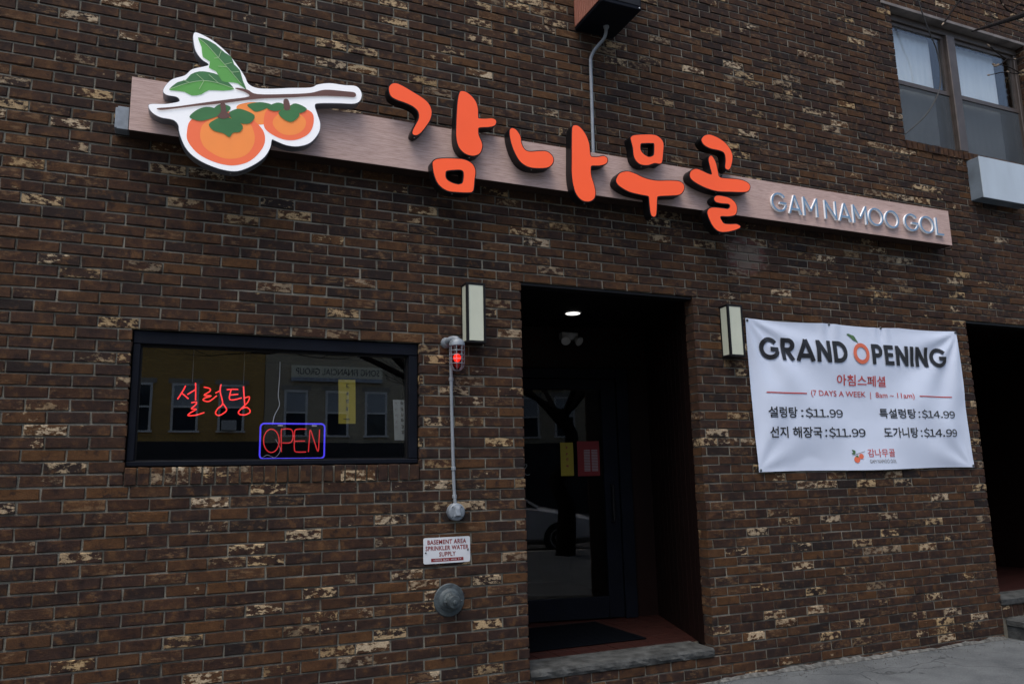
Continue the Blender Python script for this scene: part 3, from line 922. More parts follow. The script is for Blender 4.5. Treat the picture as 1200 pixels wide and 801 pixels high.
# pavement flags, scored at 1.5 m
slab = None
for ix in range(-2, 5):
    for iy in range(5):
        x0, y1 = ix * 3.2 + .95, 0.30 - iy * 1.56
        if slab is None:
            s = MB()
            s.cbox(0, 3.19, -1.55, 0, -.05, 0.0, .006)
            slab = s.build('flag', MAT['pave'])
            o = slab
            attach(o, pave)
        else:
            o = slab.copy()
            COL.objects.link(o)
        o.location = (x0, y1, random.uniform(-.0015, .0015))
g = MB()
g.cbox(-60, 60, KERB_Y - .15, KERB_Y - .002, -.28, .0, .02)
structure('kerb', g, 'kerb')
g = MB()
g.cbox(-60, 60, -17.55, -17.4, -.28, .0, .02)
structure('kerb', g, 'kerb')
g = MB()
g.box(-60, 60, -23.98, -17.552, -.29, -.004)
structure('far_pavement', g, 'concrete')
for k in range(-6, 8):
    g = MB()
    g.box(k * 6, k * 6 + 3, -12.6, -12.48, -.139, -.134)
    structure('lane_marking', g, 'paint')

# ================================================================ the brown brick building
X0, X1 = -2.44, 11.79            # extent of the wall
VTOP, VBOT = -52, 62
# openings in brickwork: x0, x1, v top, v bottom
OPEN = {
    'shop_window': (.682, 2.310, 27.5, 40.5),
    'door': (3.022, 4.425, 20.5, 59.55),
    'side_door': (7.39, 9.25, 20.5, 62.5),
    'upper': (6.885, 8.78, -25.5, -3.5),
}
bld = thing('brick_building', 'dark brown brick shop building with an orange-lettered sign across its front', 'building', (4.6, 0, 0))
# mortar core with holes
xs = sorted({X0, X1} | {o[0] - .008 for o in OPEN.values()} | {o[1] + .008 for o in OPEN.values()})
wall = None
cm = MB()
for a, b in zip(xs, xs[1:]):
    mid = (a + b) / 2
    holes = sorted([(vz(o[3]) - (.0 if k != 'side_door' else 1), vz(o[2]) + .004) for k, o in OPEN.items() if o[0] - .02 < mid < o[1] + .02])
    z = -.2
    for h0, h1 in holes:
        if h0 > z:
            cm.box(a, b, .008, .106, z, h0)
        z = max(z, h1)
    cm.box(a, b, .008, .106, z, vz(VTOP))
wall = cm.build('wall', MAT['mortar'], bld)


def project(x, y, z):
    d = Vector((x, y, z)) - CAM_LOC
    w = -d.dot(BACK)
    if w < .1:
        return None
    k = cam_data.lens / 36.0
    return d.dot(RIGHT) / w * k + .5, .5 * 683 / 1024 - d.dot(UP) / w * k


# four brick shapes, unit: built at true size and placed by copy
def brick_geo(x0, x1, z0, z1, y0=0.0, depth=.03, c=.0035, rnd=random):
    j = lambda s: rnd.uniform(-s, s)
    vs = []
    for (x, z) in ((x0, z0), (x1, z0), (x1, z1), (x0, z1)):
        vs.append((x + j(.0012), y0 + depth, z + j(.0012)))
    for (x, z) in ((x0, z0), (x1, z0), (x1, z1), (x0, z1)):
        vs.append((x + j(.0024), y0 + .004 + j(.001), z + j(.0022)))
    for (x, z) in ((x0 + c, z0 + c), (x1 - c, z0 + c), (x1 - c, z1 - c), (x0 + c, z1 - c)):
        vs.append((x + j(.0024), y0 + j(.0018), z + j(.0022)))
    fs = [(8, 9, 10, 11)]
    for k in range(4):
        n = (k + 1) % 4
        fs.append((k, n, 4 + n, 4 + k))
        fs.append((4 + k, 4 + n, 8 + n, 8 + k))
    return vs, fs


JT = .0098
bricks = []                       # x0, x1, z0, z1, whole, depth
for i in range(VTOP + 1, VBOT + 1):
    zt, zb = vz(i - .5) - JT / 2, vz(i + .5) + JT / 2
    par = .5 if i % 2 else 0.0
    k0 = int(X0 / BL) - 2
    for k in range(k0, int(X1 / BL) + 3):
        a, b = (k + par) * BL + JT / 2, (k + 1 + par) * BL - JT / 2
        a, b = max(a, X0 + .004), min(b, X1 - .004)
        if b - a < .03:
            continue
        segs = [(a, b, .03)]
        for o in OPEN.values():
            ov = min(i + .5, o[3]) - max(i - .5, o[2])
            if ov <= .3:
                continue
            new = []
            for s0, s1, dp in segs:
                if s1 <= o[0] or s0 >= o[1]:
                    d2 = dp
                    # end bricks turn the corner into the opening
                    if 0 <= o[0] - s1 < .012 or 0 <= s0 - o[1] < .012:
                        d2 = .105
                    new.append((s0, s1, d2))
                else:
                    if s0 < o[0]:
                        new.append((s0, o[0], .105))
                    if s1 > o[1]:
                        new.append((o[1], s1, .105))
            segs = new
        for s0, s1, dp in segs:
            if s1 - s0 < .018:
                continue
            bricks.append((s0, s1, zb, zt, (s1 - s0) > .19 and dp < .05, dp))


def shown(b):
    c = [project(x, 0, z) for x, z in ((b[0], b[2]), (b[1], b[2]), (b[1], b[3]), (b[0], b[3]))]
    if any(p is None for p in c):
        return 0
    cx, cy = sum(p[0] for p in c) / 4, sum(p[1] for p in c) / 4
    if not (0.0 < cx < 1.0 and 0.0 < cy < .667):
        return 0
    mx, mz = (b[0] + b[1]) / 2, (b[2] + b[3]) / 2
    if .5 < mx < 7.2 and 3.2 < mz < 3.7 or .8 < mx < 2.2 and 3.0 < mz < 3.9:
        return 0                  # behind the sign
    if 4.85 < mx < 7.25 and 1.4 < mz < 2.6:
        return 0                  # behind the banner
    return abs(sum(c[i][0] * c[(i + 1) % 4][1] - c[(i + 1) % 4][0] * c[i][1] for i in range(4))) / 2


rank = sorted((q for q in range(len(bricks)) if bricks[q][4]), key=lambda q: -shown(bricks[q]))[:300]
single = set(rank)
protos = []
for k in range(10):
    rn = random.Random(100 + k)
    vs, fs = brick_geo(-(BL - JT) / 2, (BL - JT) / 2, -(CH - JT) / 2, (CH - JT) / 2, rnd=rn)
    me = bpy.data.meshes.new('brick')
    me.from_pydata(vs, [], fs)
    me.materials.append(MAT['brick'])
    protos.append(me)
rest = MB()
for q, b in enumerate(bricks):
    dy = random.uniform(-.0028, .0028)
    if q in single:
        o = bpy.data.objects.new('brick', protos[q % 10])
        COL.objects.link(o)
        o.parent = wall
        o.location = ((b[0] + b[1]) / 2, dy, (b[2] + b[3]) / 2)
        o.rotation_euler = (0, random.uniform(-.007, .007), random.uniform(-.009, .009))
    else:
        jz = random.uniform(-.0015, .0015)
        rest.add(*brick_geo(b[0] + random.uniform(-.001, .0015), b[1] + random.uniform(-.0015, .001), b[2] + jz, b[3] + jz, dy, b[5]))
for o in wall.children:
    o.location -= Vector((0, 0, 0))
tag(rest.build('brickwork', MAT['brick'], wall), kind='stuff')

foot = MB()
nf = 320
fx = [X0 + (OPEN['side_door'][0] - .02 - X0) * k / nf for k in range(nf + 1)]
vv = []
for k, x in enumerate(fx):
    q = mnoise.noise(Vector((x * 3.1, 1.7, 0))) + .6 * mnoise.noise(Vector((x * 13, 4.7, 0)))
    hgt = max(.004, .020 + .026 * q)
    out = max(.010, .030 + .030 * mnoise.noise(Vector((x * 5.3, 9.1, 0))))
    vv += [(x, .006, hgt), (x, -out * .35, hgt * .8), (x, -out, .003), (x, -out, -.01), (x, .006, -.01)]
foot.add(vv, [(k * 5 + j, k * 5 + (j + 1) % 5, k * 5 + 5 + (j + 1) % 5, k * 5 + 5 + j) for k in range(nf) for j in range(5)])
foot.build('base_mortar', MAT['foot'], bld)

# rowlock (on-edge) sill of the shop window and of the upstairs window, and the step riser
def rowlock(parent, x0, x1, z0, z1, y0, y1, pitch=.0665):
    n = int(round((x1 - x0) / pitch))
    p = (x1 - x0) / n
    for k in range(n):
        vs, fs = brick_geo(x0 + k * p + JT / 2, x0 + (k + 1) * p - JT / 2, z0, z1, y0 + random.uniform(-.002, .002), y1 - y0, .003)
        m = MB()
        m.add(vs + [], fs + [])
        m.build('sill_brick', MAT['brick'], parent)


# ---- shop window
win = bpy.data.objects.new('shop_window', None)
COL.objects.link(win)
attach(win, bld)
win.location = win.location + Vector((1.5, 0, vz(39)))
tag(win, label='wide shop window in a dark navy frame with neon inside')
zt, zb = vz(27.5), vz(38.95)
wx0, wx1 = .685, 2.307
sl = MB()
sl.box(wx0 - .006, wx1 + .006, .012, .20, vz(40.5), vz(38.95) - .006)
sl.build('sill_bed', MAT['mortar'], win)
rowlock(win, wx0 - .005, wx1 + .005, vz(40.45), vz(38.95) - .004, -.004, .12)
fr = MB()
FY0, FY1 = .020, .115
fr.cbox(wx0, wx1, FY0, FY1, zt - .075, zt - .002, .004)
fr.cbox(wx0, wx1, FY0 - .001, FY1, zb + .001, zb + .030, .004)
fr.cbox(wx0 + .001, wx0 + .040, FY0 + .002, FY1 - .002, zb + .031, zt - .076, .004)
fr.cbox(wx1 - .058, wx1 - .001, FY0 + .002, FY1 - .002, zb + .031, zt - .076, .004)
fr.build('frame', MAT['navy'], win)
st = MB()
for a, b, c, d in ((wx0 + .041, wx0 + .048, zb + .031, zt - .076), (wx1 - .066, wx1 - .059, zb + .031, zt - .076),
                   (wx0 + .049, wx1 - .067, zb + .031, zb + .038), (wx0 + .049, wx1 - .067, zt - .085, zt - .076)):
    st.box(a, b, .045, .10, c, d)
st.build('glazing_bead', MAT['black'], win)
pn = MB()
pn.box(wx0 + .042, wx1 - .058, .068, .074, zb + .032, zt - .077)
pn.build('pane', MAT['glass'], win)

# ---- rooms behind the glass so that no daylight leaks in from the back
def room(name, x0, x1, y0, y1, z0, z1, parent, mat='dark_room', skip=(), xf=None):
    m = MB()
    t = .06
    if 'floor' not in skip: m.box(x0 - t, x1 + t, y0, y1 + t, z0 - t, z0)
    if 'ceil' not in skip: m.box(x0 - t, x1 + t, y0, y1 + t, z1, z1 + t)
    m.box(x0 - t, x0, y0, y1, z0 + .001, z1 - .001)
    m.box(x1, x1 + t, y0, y1, z0 + .001, z1 - .001)
    if 'back' not in skip: m.box(x0 - t, x1 + t, y1, y1 + t, z0 + .001, z1 - .001)
    if xf:
        m.v = [xf(p) for p in m.v]
    return m.build(name, MAT[mat], parent)


room('shop_interior', .2, 2.75, .107, 4.2, .12, 2.72, bld)

# ---- entrance recess
DX0, DX1 = 3.022, 4.425
PIV = Vector((4.6, 1.31, 0))          # the door is set slightly askew about this point
SKEW = math.radians(-11)


def skew(p):
    d = Vector(p) - PIV
    c, s = math.cos(SKEW), math.sin(SKEW)
    return (PIV.x + d.x * c - d.y * s, PIV.y + d.x * s + d.y * c, p[2])


DZ0, DZ1 = vz(58.67), vz(20.5)
lt = MB()
lt.cbox(DX0 - .10, DX1 + .10, .012, .11, DZ1 - .018, DZ1 + .001, .003)
lt.build('lintel', MAT['black'], bld)
sill = MB()
# worn stone sill, front edge chipped
nx = 28
sx0, sx1 = DX0 + .003, DX1 - .003
rows = []
for k in range(nx + 1):
    x = sx0 + (sx1 - sx0) * k / nx
    e = random.uniform(-.006, .006)
    rows.append([(x, .285, DZ0), (x, .01 + e, DZ0 + random.uniform(-.002, .001)), (x, -.006 + e, DZ0 - .012 + random.uniform(-.004, .004)),
                 (x, -.010 + random.uniform(-.006, .006), DZ0 - .035), (x, -.004 + random.uniform(-.005, .005), vz(59.5)), (x, .285, vz(59.5))])
vv = [p for r in rows for p in r]
ff = []
for k in range(nx):
    for j in range(6):
        ff.append((k * 6 + j, k * 6 + (j + 1) % 6, (k + 1) * 6 + (j + 1) % 6, (k + 1) * 6 + j))
ff += [tuple(range(6)), tuple(nx * 6 + j for j in range(6))]
sill.add(vv, ff)
sill.build('door_sill', MAT['stone'], bld)
FZ = DZ0 - .004
CZ = 2.735
BY = 1.34
RX = 4.86                          # right rear corner of the recess
# red quarry-tile floor
fl = MB()
fl.box(DX0 - .3, RX + .1, .286, BY + .5, FZ - .06, FZ - .006)
floor_part = fl.build('vestibule_floor', MAT['mortar'], bld)
tile_me = None
tw = .152
for ix in range(13):
    for iy in range(9):
        x, y = 2.93 + ix * tw, .287 + iy * tw
        if tile_me is None:
            t = MB()
            t.cbox(0, tw - .005, 0, tw - .005, FZ - .012, FZ, .002)
            o = t.build('tile', MAT['tile'])
            tile_me = o.data
        else:
            o = bpy.data.objects.new('tile', tile_me)
            COL.objects.link(o)
        o.parent = floor_part
        o.location = (x, y, random.uniform(-.0008, .0008))
for o in floor_part.children:
    pass
# ceiling and fascia
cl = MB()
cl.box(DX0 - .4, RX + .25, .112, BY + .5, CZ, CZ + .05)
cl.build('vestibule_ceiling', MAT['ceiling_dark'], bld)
# right-hand splayed wall in vertical boards
p0, p1 = Vector((4.429, .108, 0)), Vector((RX, BY, 0))
dv = (p1 - p0)
nb = 11
nrm = Vector((dv.y, -dv.x, 0)).normalized()
side = bpy.data.objects.new('panelled_side_wall', None)
COL.objects.link(side)
attach(side, bld)
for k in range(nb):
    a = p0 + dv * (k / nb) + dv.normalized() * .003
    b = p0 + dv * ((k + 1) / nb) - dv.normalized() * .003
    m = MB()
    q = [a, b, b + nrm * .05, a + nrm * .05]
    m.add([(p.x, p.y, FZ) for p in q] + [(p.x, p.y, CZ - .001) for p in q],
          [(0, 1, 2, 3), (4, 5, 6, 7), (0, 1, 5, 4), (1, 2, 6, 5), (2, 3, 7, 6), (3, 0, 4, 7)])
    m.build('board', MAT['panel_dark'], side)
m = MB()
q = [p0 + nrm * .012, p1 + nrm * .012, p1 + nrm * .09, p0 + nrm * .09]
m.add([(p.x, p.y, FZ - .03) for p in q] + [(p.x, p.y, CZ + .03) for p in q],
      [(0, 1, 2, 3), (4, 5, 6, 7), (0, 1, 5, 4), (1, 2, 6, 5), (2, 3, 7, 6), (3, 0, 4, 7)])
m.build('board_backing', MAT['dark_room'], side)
# left wall
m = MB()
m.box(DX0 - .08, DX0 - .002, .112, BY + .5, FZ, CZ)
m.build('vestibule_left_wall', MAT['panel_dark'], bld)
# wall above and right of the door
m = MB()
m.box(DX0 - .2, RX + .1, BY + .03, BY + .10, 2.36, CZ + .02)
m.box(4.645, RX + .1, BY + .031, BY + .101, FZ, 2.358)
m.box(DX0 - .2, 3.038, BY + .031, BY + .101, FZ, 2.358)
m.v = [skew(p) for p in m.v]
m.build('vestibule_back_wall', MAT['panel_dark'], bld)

door = bpy.data.objects.new('entrance_door', None)
COL.objects.link(door)
attach(door, bld)
door.location = door.location + Vector((PIV.x, PIV.y, FZ))
tag(door, label='glazed entrance door in a dark navy frame at the back of the entrance')
m = MB()
dl, dr = 3.04, 4.64
m.cbox(dl, dl + .09, BY - .03, BY + .06, FZ + .001, 2.355, .004)
m.cbox(dr - .11, dr, BY - .03, BY + .06, FZ + .001, 2.355, .004)
m.cbox(dl + .091, dr - .111, BY - .03, BY + .06, 2.27, 2.355, .004)
m.build('door_frame', MAT['navy'], door)
m = MB()
m.cbox(dl + .095, dl + .20, BY - .012, BY + .035, FZ + .01, 2.265, .004)
m.cbox(dr - .25, dr - .115, BY - .012, BY + .035, FZ + .01, 2.265, .004)
m.cbox(dl + .201, dr - .251, BY - .011, BY + .034, FZ + .01, .40, .004)
m.cbox(dl + .201, dr - .251, BY - .011, BY + .034, 2.17, 2.264, .004)
m.build('door_leaf', MAT['navy'], door)
m = MB()
m.box(dl + .195, dr - .245, BY + .008, BY + .014, .395, 2.175)
m.build('pane', MAT['glass_door'], door)
m = MB()
m.tube([(dr - .19, BY - .012, 1.02), (dr - .19, BY - .06, 1.03), (dr - .19, BY - .06, 1.32), (dr - .19, BY - .012, 1.33)], .012, 8)
m.build('pull_handle', MAT['black'], door, True)
room('hallway_interior', 2.7, 4.95, BY + .102, 4.4, .15, 2.6, bld, xf=skew)
# white script lettering on the door glass
lp = [(3.55, 1.475), (3.585, 1.50), (3.612, 1.468), (3.644, 1.478), (3.69, 1.525), (3.70, 1.548), (3.684, 1.552), (3.672, 1.52), (3.678, 1.48), (3.70, 1.462), (3.725, 1.467)]
m = MB()
m.tube([(x, BY + .0055, z - .03) for x, z in smooth_loop(lp, 4, False)], .0028, 5)
m.build('script_lettering', MAT['paper_white'], door)
door.rotation_euler = (0, 0, SKEW)

# ---- side entrance at the right: recess and two steps
sx0, sx1 = OPEN['side_door'][0], OPEN['side_door'][1]
room('side_recess', sx0 + .02, sx1 + .6, .107, 2.4, .27, 2.8, bld, 'panel_dark', skip=('floor',))
lt = MB()
lt.cbox(sx0 - .1, sx1 + .1, .012, .11, DZ1 - .018, DZ1 + .001, .003)
lt.build('lintel', MAT['black'], bld)
m = MB()
m.box(sx0 - .02, sx1 + .6, .27, 2.42, -.05, .285)
m.build('side_recess_floor', MAT['tile_dark'], bld)
m = MB()
m.cbox(sx0 + .004, sx1 - .004, -.012, .268, .262, .318, .008)
m.build('step_tread', MAT['stone'], bld)
rowlock(bld, sx0 + .006, sx1 - .006, .168, .258, -.002, .2)
m = MB()
m.box(sx0 + .002, sx1 - .002, .006, .26, -.02, .262)
m.build('step_core', MAT['mortar'], bld)
m = MB()
m.cbox(sx0 + .03, sx1 + .1, -.16, .004, .095, .158, .012)
m.build('lower_step_tread', MAT['stone'], bld)
for k in range(9):
    m = MB()
    m.add(*brick_geo(sx0 + .05 + k * BL, sx0 + .05 + (k + 1) * BL - JT, .028, .086, -.148 + random.uniform(-.003, .003), .14))
    m.build('step_brick', MAT['brick'], bld)
m = MB()
m.box(sx0 + .045, sx1 + .09, -.138, .004, -.02, .094)
m.build('lower_step_core', MAT['stone'], bld)

# ---- upstairs window
up = bpy.data.objects.new('upstairs_window', None)
COL.objects.link(up)
attach(up, bld)
ux0, ux1 = OPEN['upper'][0], OPEN['upper'][1]
uz0, uz1 = 4.385 - .03, 5.69
up.location = up.location + Vector((7.8, 0, uz0))
tag(up, label='pair of bronze framed sash windows with white shades above the sign')
rowlock(up, ux0 + .002, ux1 - .002, vz(-3.46), uz0 - .006, -.012, .14)
m = MB()
m.box(ux0 - .006, ux1 + .006, .012, .26, vz(-3.5), uz0 - .012)
m.build('sill_bed', MAT['mortar'], up)
m = MB()
m.cbox(ux0 - .12, ux1 + .12, -.006, .11, uz1 - .004, uz1 + .028, .003)
m.build('lintel', MAT['lintel'], up)
m = MB()
UY0, UY1 = .085, .17
mx0, mx1 = 7.71, 7.825
m.cbox(ux0 + .002, ux1 - .002, UY0 - .002, UY1, uz1 - .075, uz1 - .006, .004)
m.cbox(ux0 + .002, ux1 - .002, UY0 - .002, UY1, uz0 + .001, uz0 + .045, .004)
m.cbox(ux0 + .003, ux0 + .05, UY0, UY1 - .001, uz0 + .046, uz1 - .076, .004)
m.cbox(ux1 - .05, ux1 - .003, UY0, UY1 - .001, uz0 + .046, uz1 - .076, .004)
m.cbox(mx0, mx1, UY0 - .02, UY1 - .001, uz0 + .046, uz1 - .076, .006)
m.build('frame', MAT['bronze'], up)
umid = 5.0
for a, b, shade_gap in ((ux0 + .051, mx0 - .001, .10), (mx1 + .001, ux1 - .051, .17)):
    m = MB()      # upper sash
    zt_, w = uz1 - .077, .035
    m.box(a, b, .105, .135, zt_ - w, zt_)
    m.box(a, b, .1045, .1355, umid - .02, umid + .02)
    m.box(a, a + w, .105, .135, umid + .0205, zt_ - w - .0005)
    m.box(b - w, b, .105, .135, umid + .0205, zt_ - w - .0005)
    m.build('upper_sash', MAT['bronze'], up)
    m = MB()
    m.box(a + w - .004, b - w + .004, .118, .123, umid + .018, zt_ - w + .004)
    m.build('pane', MAT['glass_up'], up)
    m = MB()      # lower sash, set further in
    zb_ = uz0 + .046
    m.box(a, b, .137, .165, zb_, zb_ + w)
    m.box(a, b, .1368, .1652, umid - .024, umid + .012)
    m.box(a, a + w, .137, .165, zb_ + w + .0005, umid - .0245)
    m.box(b - w, b, .137, .165, zb_ + w + .0005, umid - .0245)
    m.build('lower_sash', MAT['bronze'], up)
    m = MB()
    m.box(a + w - .004, b - w + .004, .148, .153, zb_ + w - .004, umid - .02)
    m.build('pane', MAT['glass_up'], up)
    m = MB()      # shade hanging behind the panes, stopping short of the right edge
    n = 40
    vv, ff = [], []
    for k in range(n + 1):
        x = a + .02 + (b - shade_gap - a - .02) * k / n
        yy = .19 + .003 * math.sin(k * 1.3) + .002 * math.sin(k * 2.9)
        vv += [(x, yy, zb_ + .02), (x, yy, zt_ - .01), (x, yy + .004, zt_ - .01), (x, yy + .004, zb_ + .02)]
    for k in range(n):
        for j in range(4):
            ff.append((k * 4 + j, k * 4 + (j + 1) % 4, k * 4 + 4 + (j + 1) % 4, k * 4 + 4 + j))
    m.add(vv, ff)
    m.build('shade', MAT['blind'], up, True)
    m = MB()      # half insect screen in front of the lower sash
    m.box(a + .004, a + .016, .1055, .113, zb_ + .004, umid - .03)
    m.box(b - .016, b - .004, .1055, .113, zb_ + .004, umid - .03)
    m.box(a + .0165, b - .0165, .1055, .113, zb_ + .004, zb_ + .018)
    m.build('screen_frame', MAT['bronze'], up)
    m = MB()
    m.box(a + .017, b - .0165, .1085, .1095, zb_ + .018, umid - .03)
    m.build('insect_screen', MAT['mesh'], up)
room('upstairs_interior', ux0 - .1, ux1 + .1, .107, 3.0, uz0 - .2, uz1 + .2, bld)

def mark_mesh(name, x0, x1, z0, z1, y, mat, parent, n=1):
    """small print too blurred to read: n clusters of short brush strokes filling the box"""
    m = MB()
    w = (x1 - x0) / n
    h = z1 - z0
    t = min(w, h) * .075
    for q in range(n):
        xa = x0 + q * w
        d = 0
        for _ in range(3):
            zc = z0 + h * random.uniform(.1, .9)
            a, c = xa + w * random.uniform(.05, .3), xa + w * random.uniform(.6, .92)
            dz = h * random.uniform(-.15, .15)
            d += .0001
            m.add([(a, y - d, zc - t), (c, y - d, zc + dz - t), (c, y - d, zc + dz + t), (a, y - d, zc + t)], [(0, 1, 2, 3)])
        for _ in range(2):
            xc = xa + w * random.uniform(.2, .85)
            a, c = z0 + h * random.uniform(0, .35), z0 + h * random.uniform(.6, 1)
            d += .0001
            m.add([(xc - t, y - d, a), (xc + t, y - d, a), (xc + t, y - d, c), (xc - t, y - d, c)], [(0, 1, 2, 3)])
    return m.build(name, mat, parent)


# grit swept against the foot of the wall
gr = MB()
for k in range(900):
    x = random.uniform(.5, 7.3)
    y = -.03 - abs(random.gauss(0, .10))
    r = random.uniform(.0015, .0055)
    a = random.uniform(0, 6.28)
    p = [(x + r * math.cos(a + q * 2.1), y + r * math.sin(a + q * 2.1), .0) for q in range(3)] + [(x, y, r * random.uniform(.8, 1.5))]
    gr.add(p, [(0, 1, 2), (0, 1, 3), (1, 2, 3), (2, 0, 3)])
tag(gr.build('grit', MAT['foot']), 'grey grit scattered along the foot of the brick wall', 'grit', kind='stuff')

# ================================================================ the shop sign
BX0, BX1, BZ0, BZ1, BYF = .603, 7.149, 3.345, 3.662, -.135
sign = thing('shop_sign', 'long wood-grain shop sign with orange Korean channel letters and a persimmon panel', 'sign', (3.88, 0, BZ0))
m = MB()
m.cbox(BX0, BX1, BYF, BYF + .006, BZ0, BZ1, .001)
m.build('board', MAT['wood'], sign)
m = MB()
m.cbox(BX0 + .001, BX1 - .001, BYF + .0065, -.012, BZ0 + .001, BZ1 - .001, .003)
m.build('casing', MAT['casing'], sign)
for x in (1.2, 2.9, 4.6, 6.3):
    m = MB()
    m.box(x, x + .05, -.0121, .006, BZ0 + .05, BZ1 - .05)
    m.build('mounting_bracket', MAT['steel_side'], sign)

LYF = -.215
for key, loops in HANGUL.items():
    ls = [smooth_loop(l, 4) for l in loops]
    outer = [offset_loop(ls[0], .0068)] + [offset_loop(l, -.0068) for l in ls[1:]]
    can = prism_mesh('letter', outer, LYF + .002, BYF - .004, MAT['letter_black'], sign)
    flat_mesh('letter_face', ls, LYF, MAT['orange'], can)
    # small weep-hole screw at the foot of each letter
    lo = min(ls[0], key=lambda p: p[1])
    s = MB()
    s.lathe((lo[0], LYF + .022, lo[1] - .0045), (0, 0, -1), [(0, .004), (.004, .004), (.0055, .002)], 8)
    s.build('screw', MAT['white_plain'], can)
    s = MB()
    cx_, cz_ = sum(p[0] for p in ls[0]) / len(ls[0]), sum(p[1] for p in ls[0]) / len(ls[0])
    best = min(ls[0], key=lambda p: abs(p[1] - 3.5))
    s.box(best[0] - .006, best[0] + .006, BYF - .005, BYF + .001, min(max(best[1], BZ0 + .02), BZ1 - .02) - .006, min(max(best[1], BZ0 + .02), BZ1 - .02) + .006)
    s.build('standoff', MAT['letter_black'], can)

# blue-grey capitals with pale sides
for word, xa, xb in (('GAM', 5.118, 5.592), ('NAMOO', 5.668, 6.497), ('GOL', 6.560, 7.034)):
    for ch, ribs in layout(word, .092, .12, xa, xb, 3.416, 3.572):
        body, face = MB(), MB()
        for q, (L_, R_) in enumerate(ribs):
            y0, y1 = -.156 - q * .0003, BYF - .004
            n = len(L_)
            vs = [(x, y0, z) for x, z in L_] + [(x, y0, z) for x, z in R_] + [(x, y1, z) for x, z in L_] + [(x, y1, z) for x, z in R_]
            fs = []
            for k in range(n - 1):
                fs += [(k, k + 1, n + k + 1, n + k), (2 * n + k, 2 * n + k + 1, 3 * n + k + 1, 3 * n + k),
                       (k, k + 1, 2 * n + k + 1, 2 * n + k), (n + k, n + k + 1, 3 * n + k + 1, 3 * n + k)]
            if ch != 'O':
                fs += [(0, n, 3 * n, 2 * n), (n - 1, 2 * n - 1, 4 * n - 1, 3 * n - 1)]
            body.add(vs, fs)
            f0 = y0 - .0012
            face.add([(x, f0, z) for x, z in L_] + [(x, f0, z) for x, z in R_], [(k, k + 1, n + k + 1, n + k) for k in range(n - 1)])
        b_ = body.build('small_letter', MAT['white_edge'], sign)
        face.build('letter_face', MAT['bluegrey'], b_)

# persimmon light box
PYF = -.215
ol = smooth_loop(PERSIMMON['outline'], 4)
panel = prism_mesh('persimmon_panel', [ol], PYF + .004, BYF - .003, MAT['steel_side'], sign)
tag(panel, label='white cut-out panel with persimmons, leaves and a branch')
flat_mesh('panel_face', [offset_loop(ol, -.002)], PYF + .0025, MAT['boxwhite'], panel)
layer = 0
for key, mat, nm in (('fruit_back', 'p_fruit', 'persimmon'), ('fruit_big_edge', 'p_fruit_edge', 'persimmon'), ('fruit_big', 'p_fruit', 'persimmon_highlight'),
                     ('fruit_small_edge', 'p_fruit_edge', 'persimmon'), ('fruit_small', 'p_fruit', 'persimmon_highlight'),
                     ('calyx_back', 'p_green_d', 'calyx'), ('calyx_big_back', 'p_green_d', 'calyx'), ('leaf_low_dark', 'p_green_d', 'leaf'), ('leaf_low_light', 'p_green_l', 'leaf'),
                     ('leaf_top_light', 'p_green_l', 'leaf'), ('leaf_top_dark', 'p_green_d', 'leaf'), ('calyx_big_left', 'p_green_d', 'calyx'), ('calyx_big_right', 'p_green_d', 'calyx'),
                     ('calyx_big_mid', 'p_green_d', 'calyx'), ('calyx_small_left', 'p_green_d', 'calyx'), ('calyx_small_right', 'p_green_d', 'calyx'), ('calyx_small_mid', 'p_green_d', 'calyx'),
                     ('stem_big', 'p_brown', 'stem'), ('stem_small', 'p_brown', 'stem'), ('branch', 'p_brown', 'branch')):
    layer += 1
    jag = key.startswith('leaf')
    flat_mesh(nm, [smooth_loop(PERSIMMON[key], 2 if jag else 4)], PYF + .0022 - layer * .0003, MAT[mat], panel)
for key, lines in LEAF_VEINS.items():
    v = MB()
    for l in lines:
        pts = smooth_loop(l, 4, False)
        L_, R_ = stroke_ribbon(pts, .0032, 0)
        n = len(pts)
        layer += .5
        y0 = PYF + .0022 - layer * .0003
        v.add([(x, y0, z) for x, z in L_] + [(x, y0, z) for x, z in R_], [(k, k + 1, n + k + 1, n + k) for k in range(n - 1)])
    v.build('leaf_vein', MAT['p_vein'], panel)
for x, z in ((min(ol, key=lambda p: p[1])),):
    s = MB()
    s.lathe((x, PYF + .03, z - .001), (0, 0, -1), [(0, .004), (.003, .004)], 8)
    s.build('screw', MAT['white_plain'], panel)

# grey electrical box at the left end of the sign
eb = thing('electrical_box', 'small grey metal electrical box at the left end of the shop sign', 'electrical box', (.563, 0, 3.375))
m = MB()
m.cbox(.528, .601, -.085, .012, 3.368, 3.49, .004)
m.build('casing', MAT['galv'], eb)
m = MB()
m.cbox(.540, .598, -.091, -.0855, 3.362, 3.496, .002)
m.build('cover', MAT['galv'], eb)

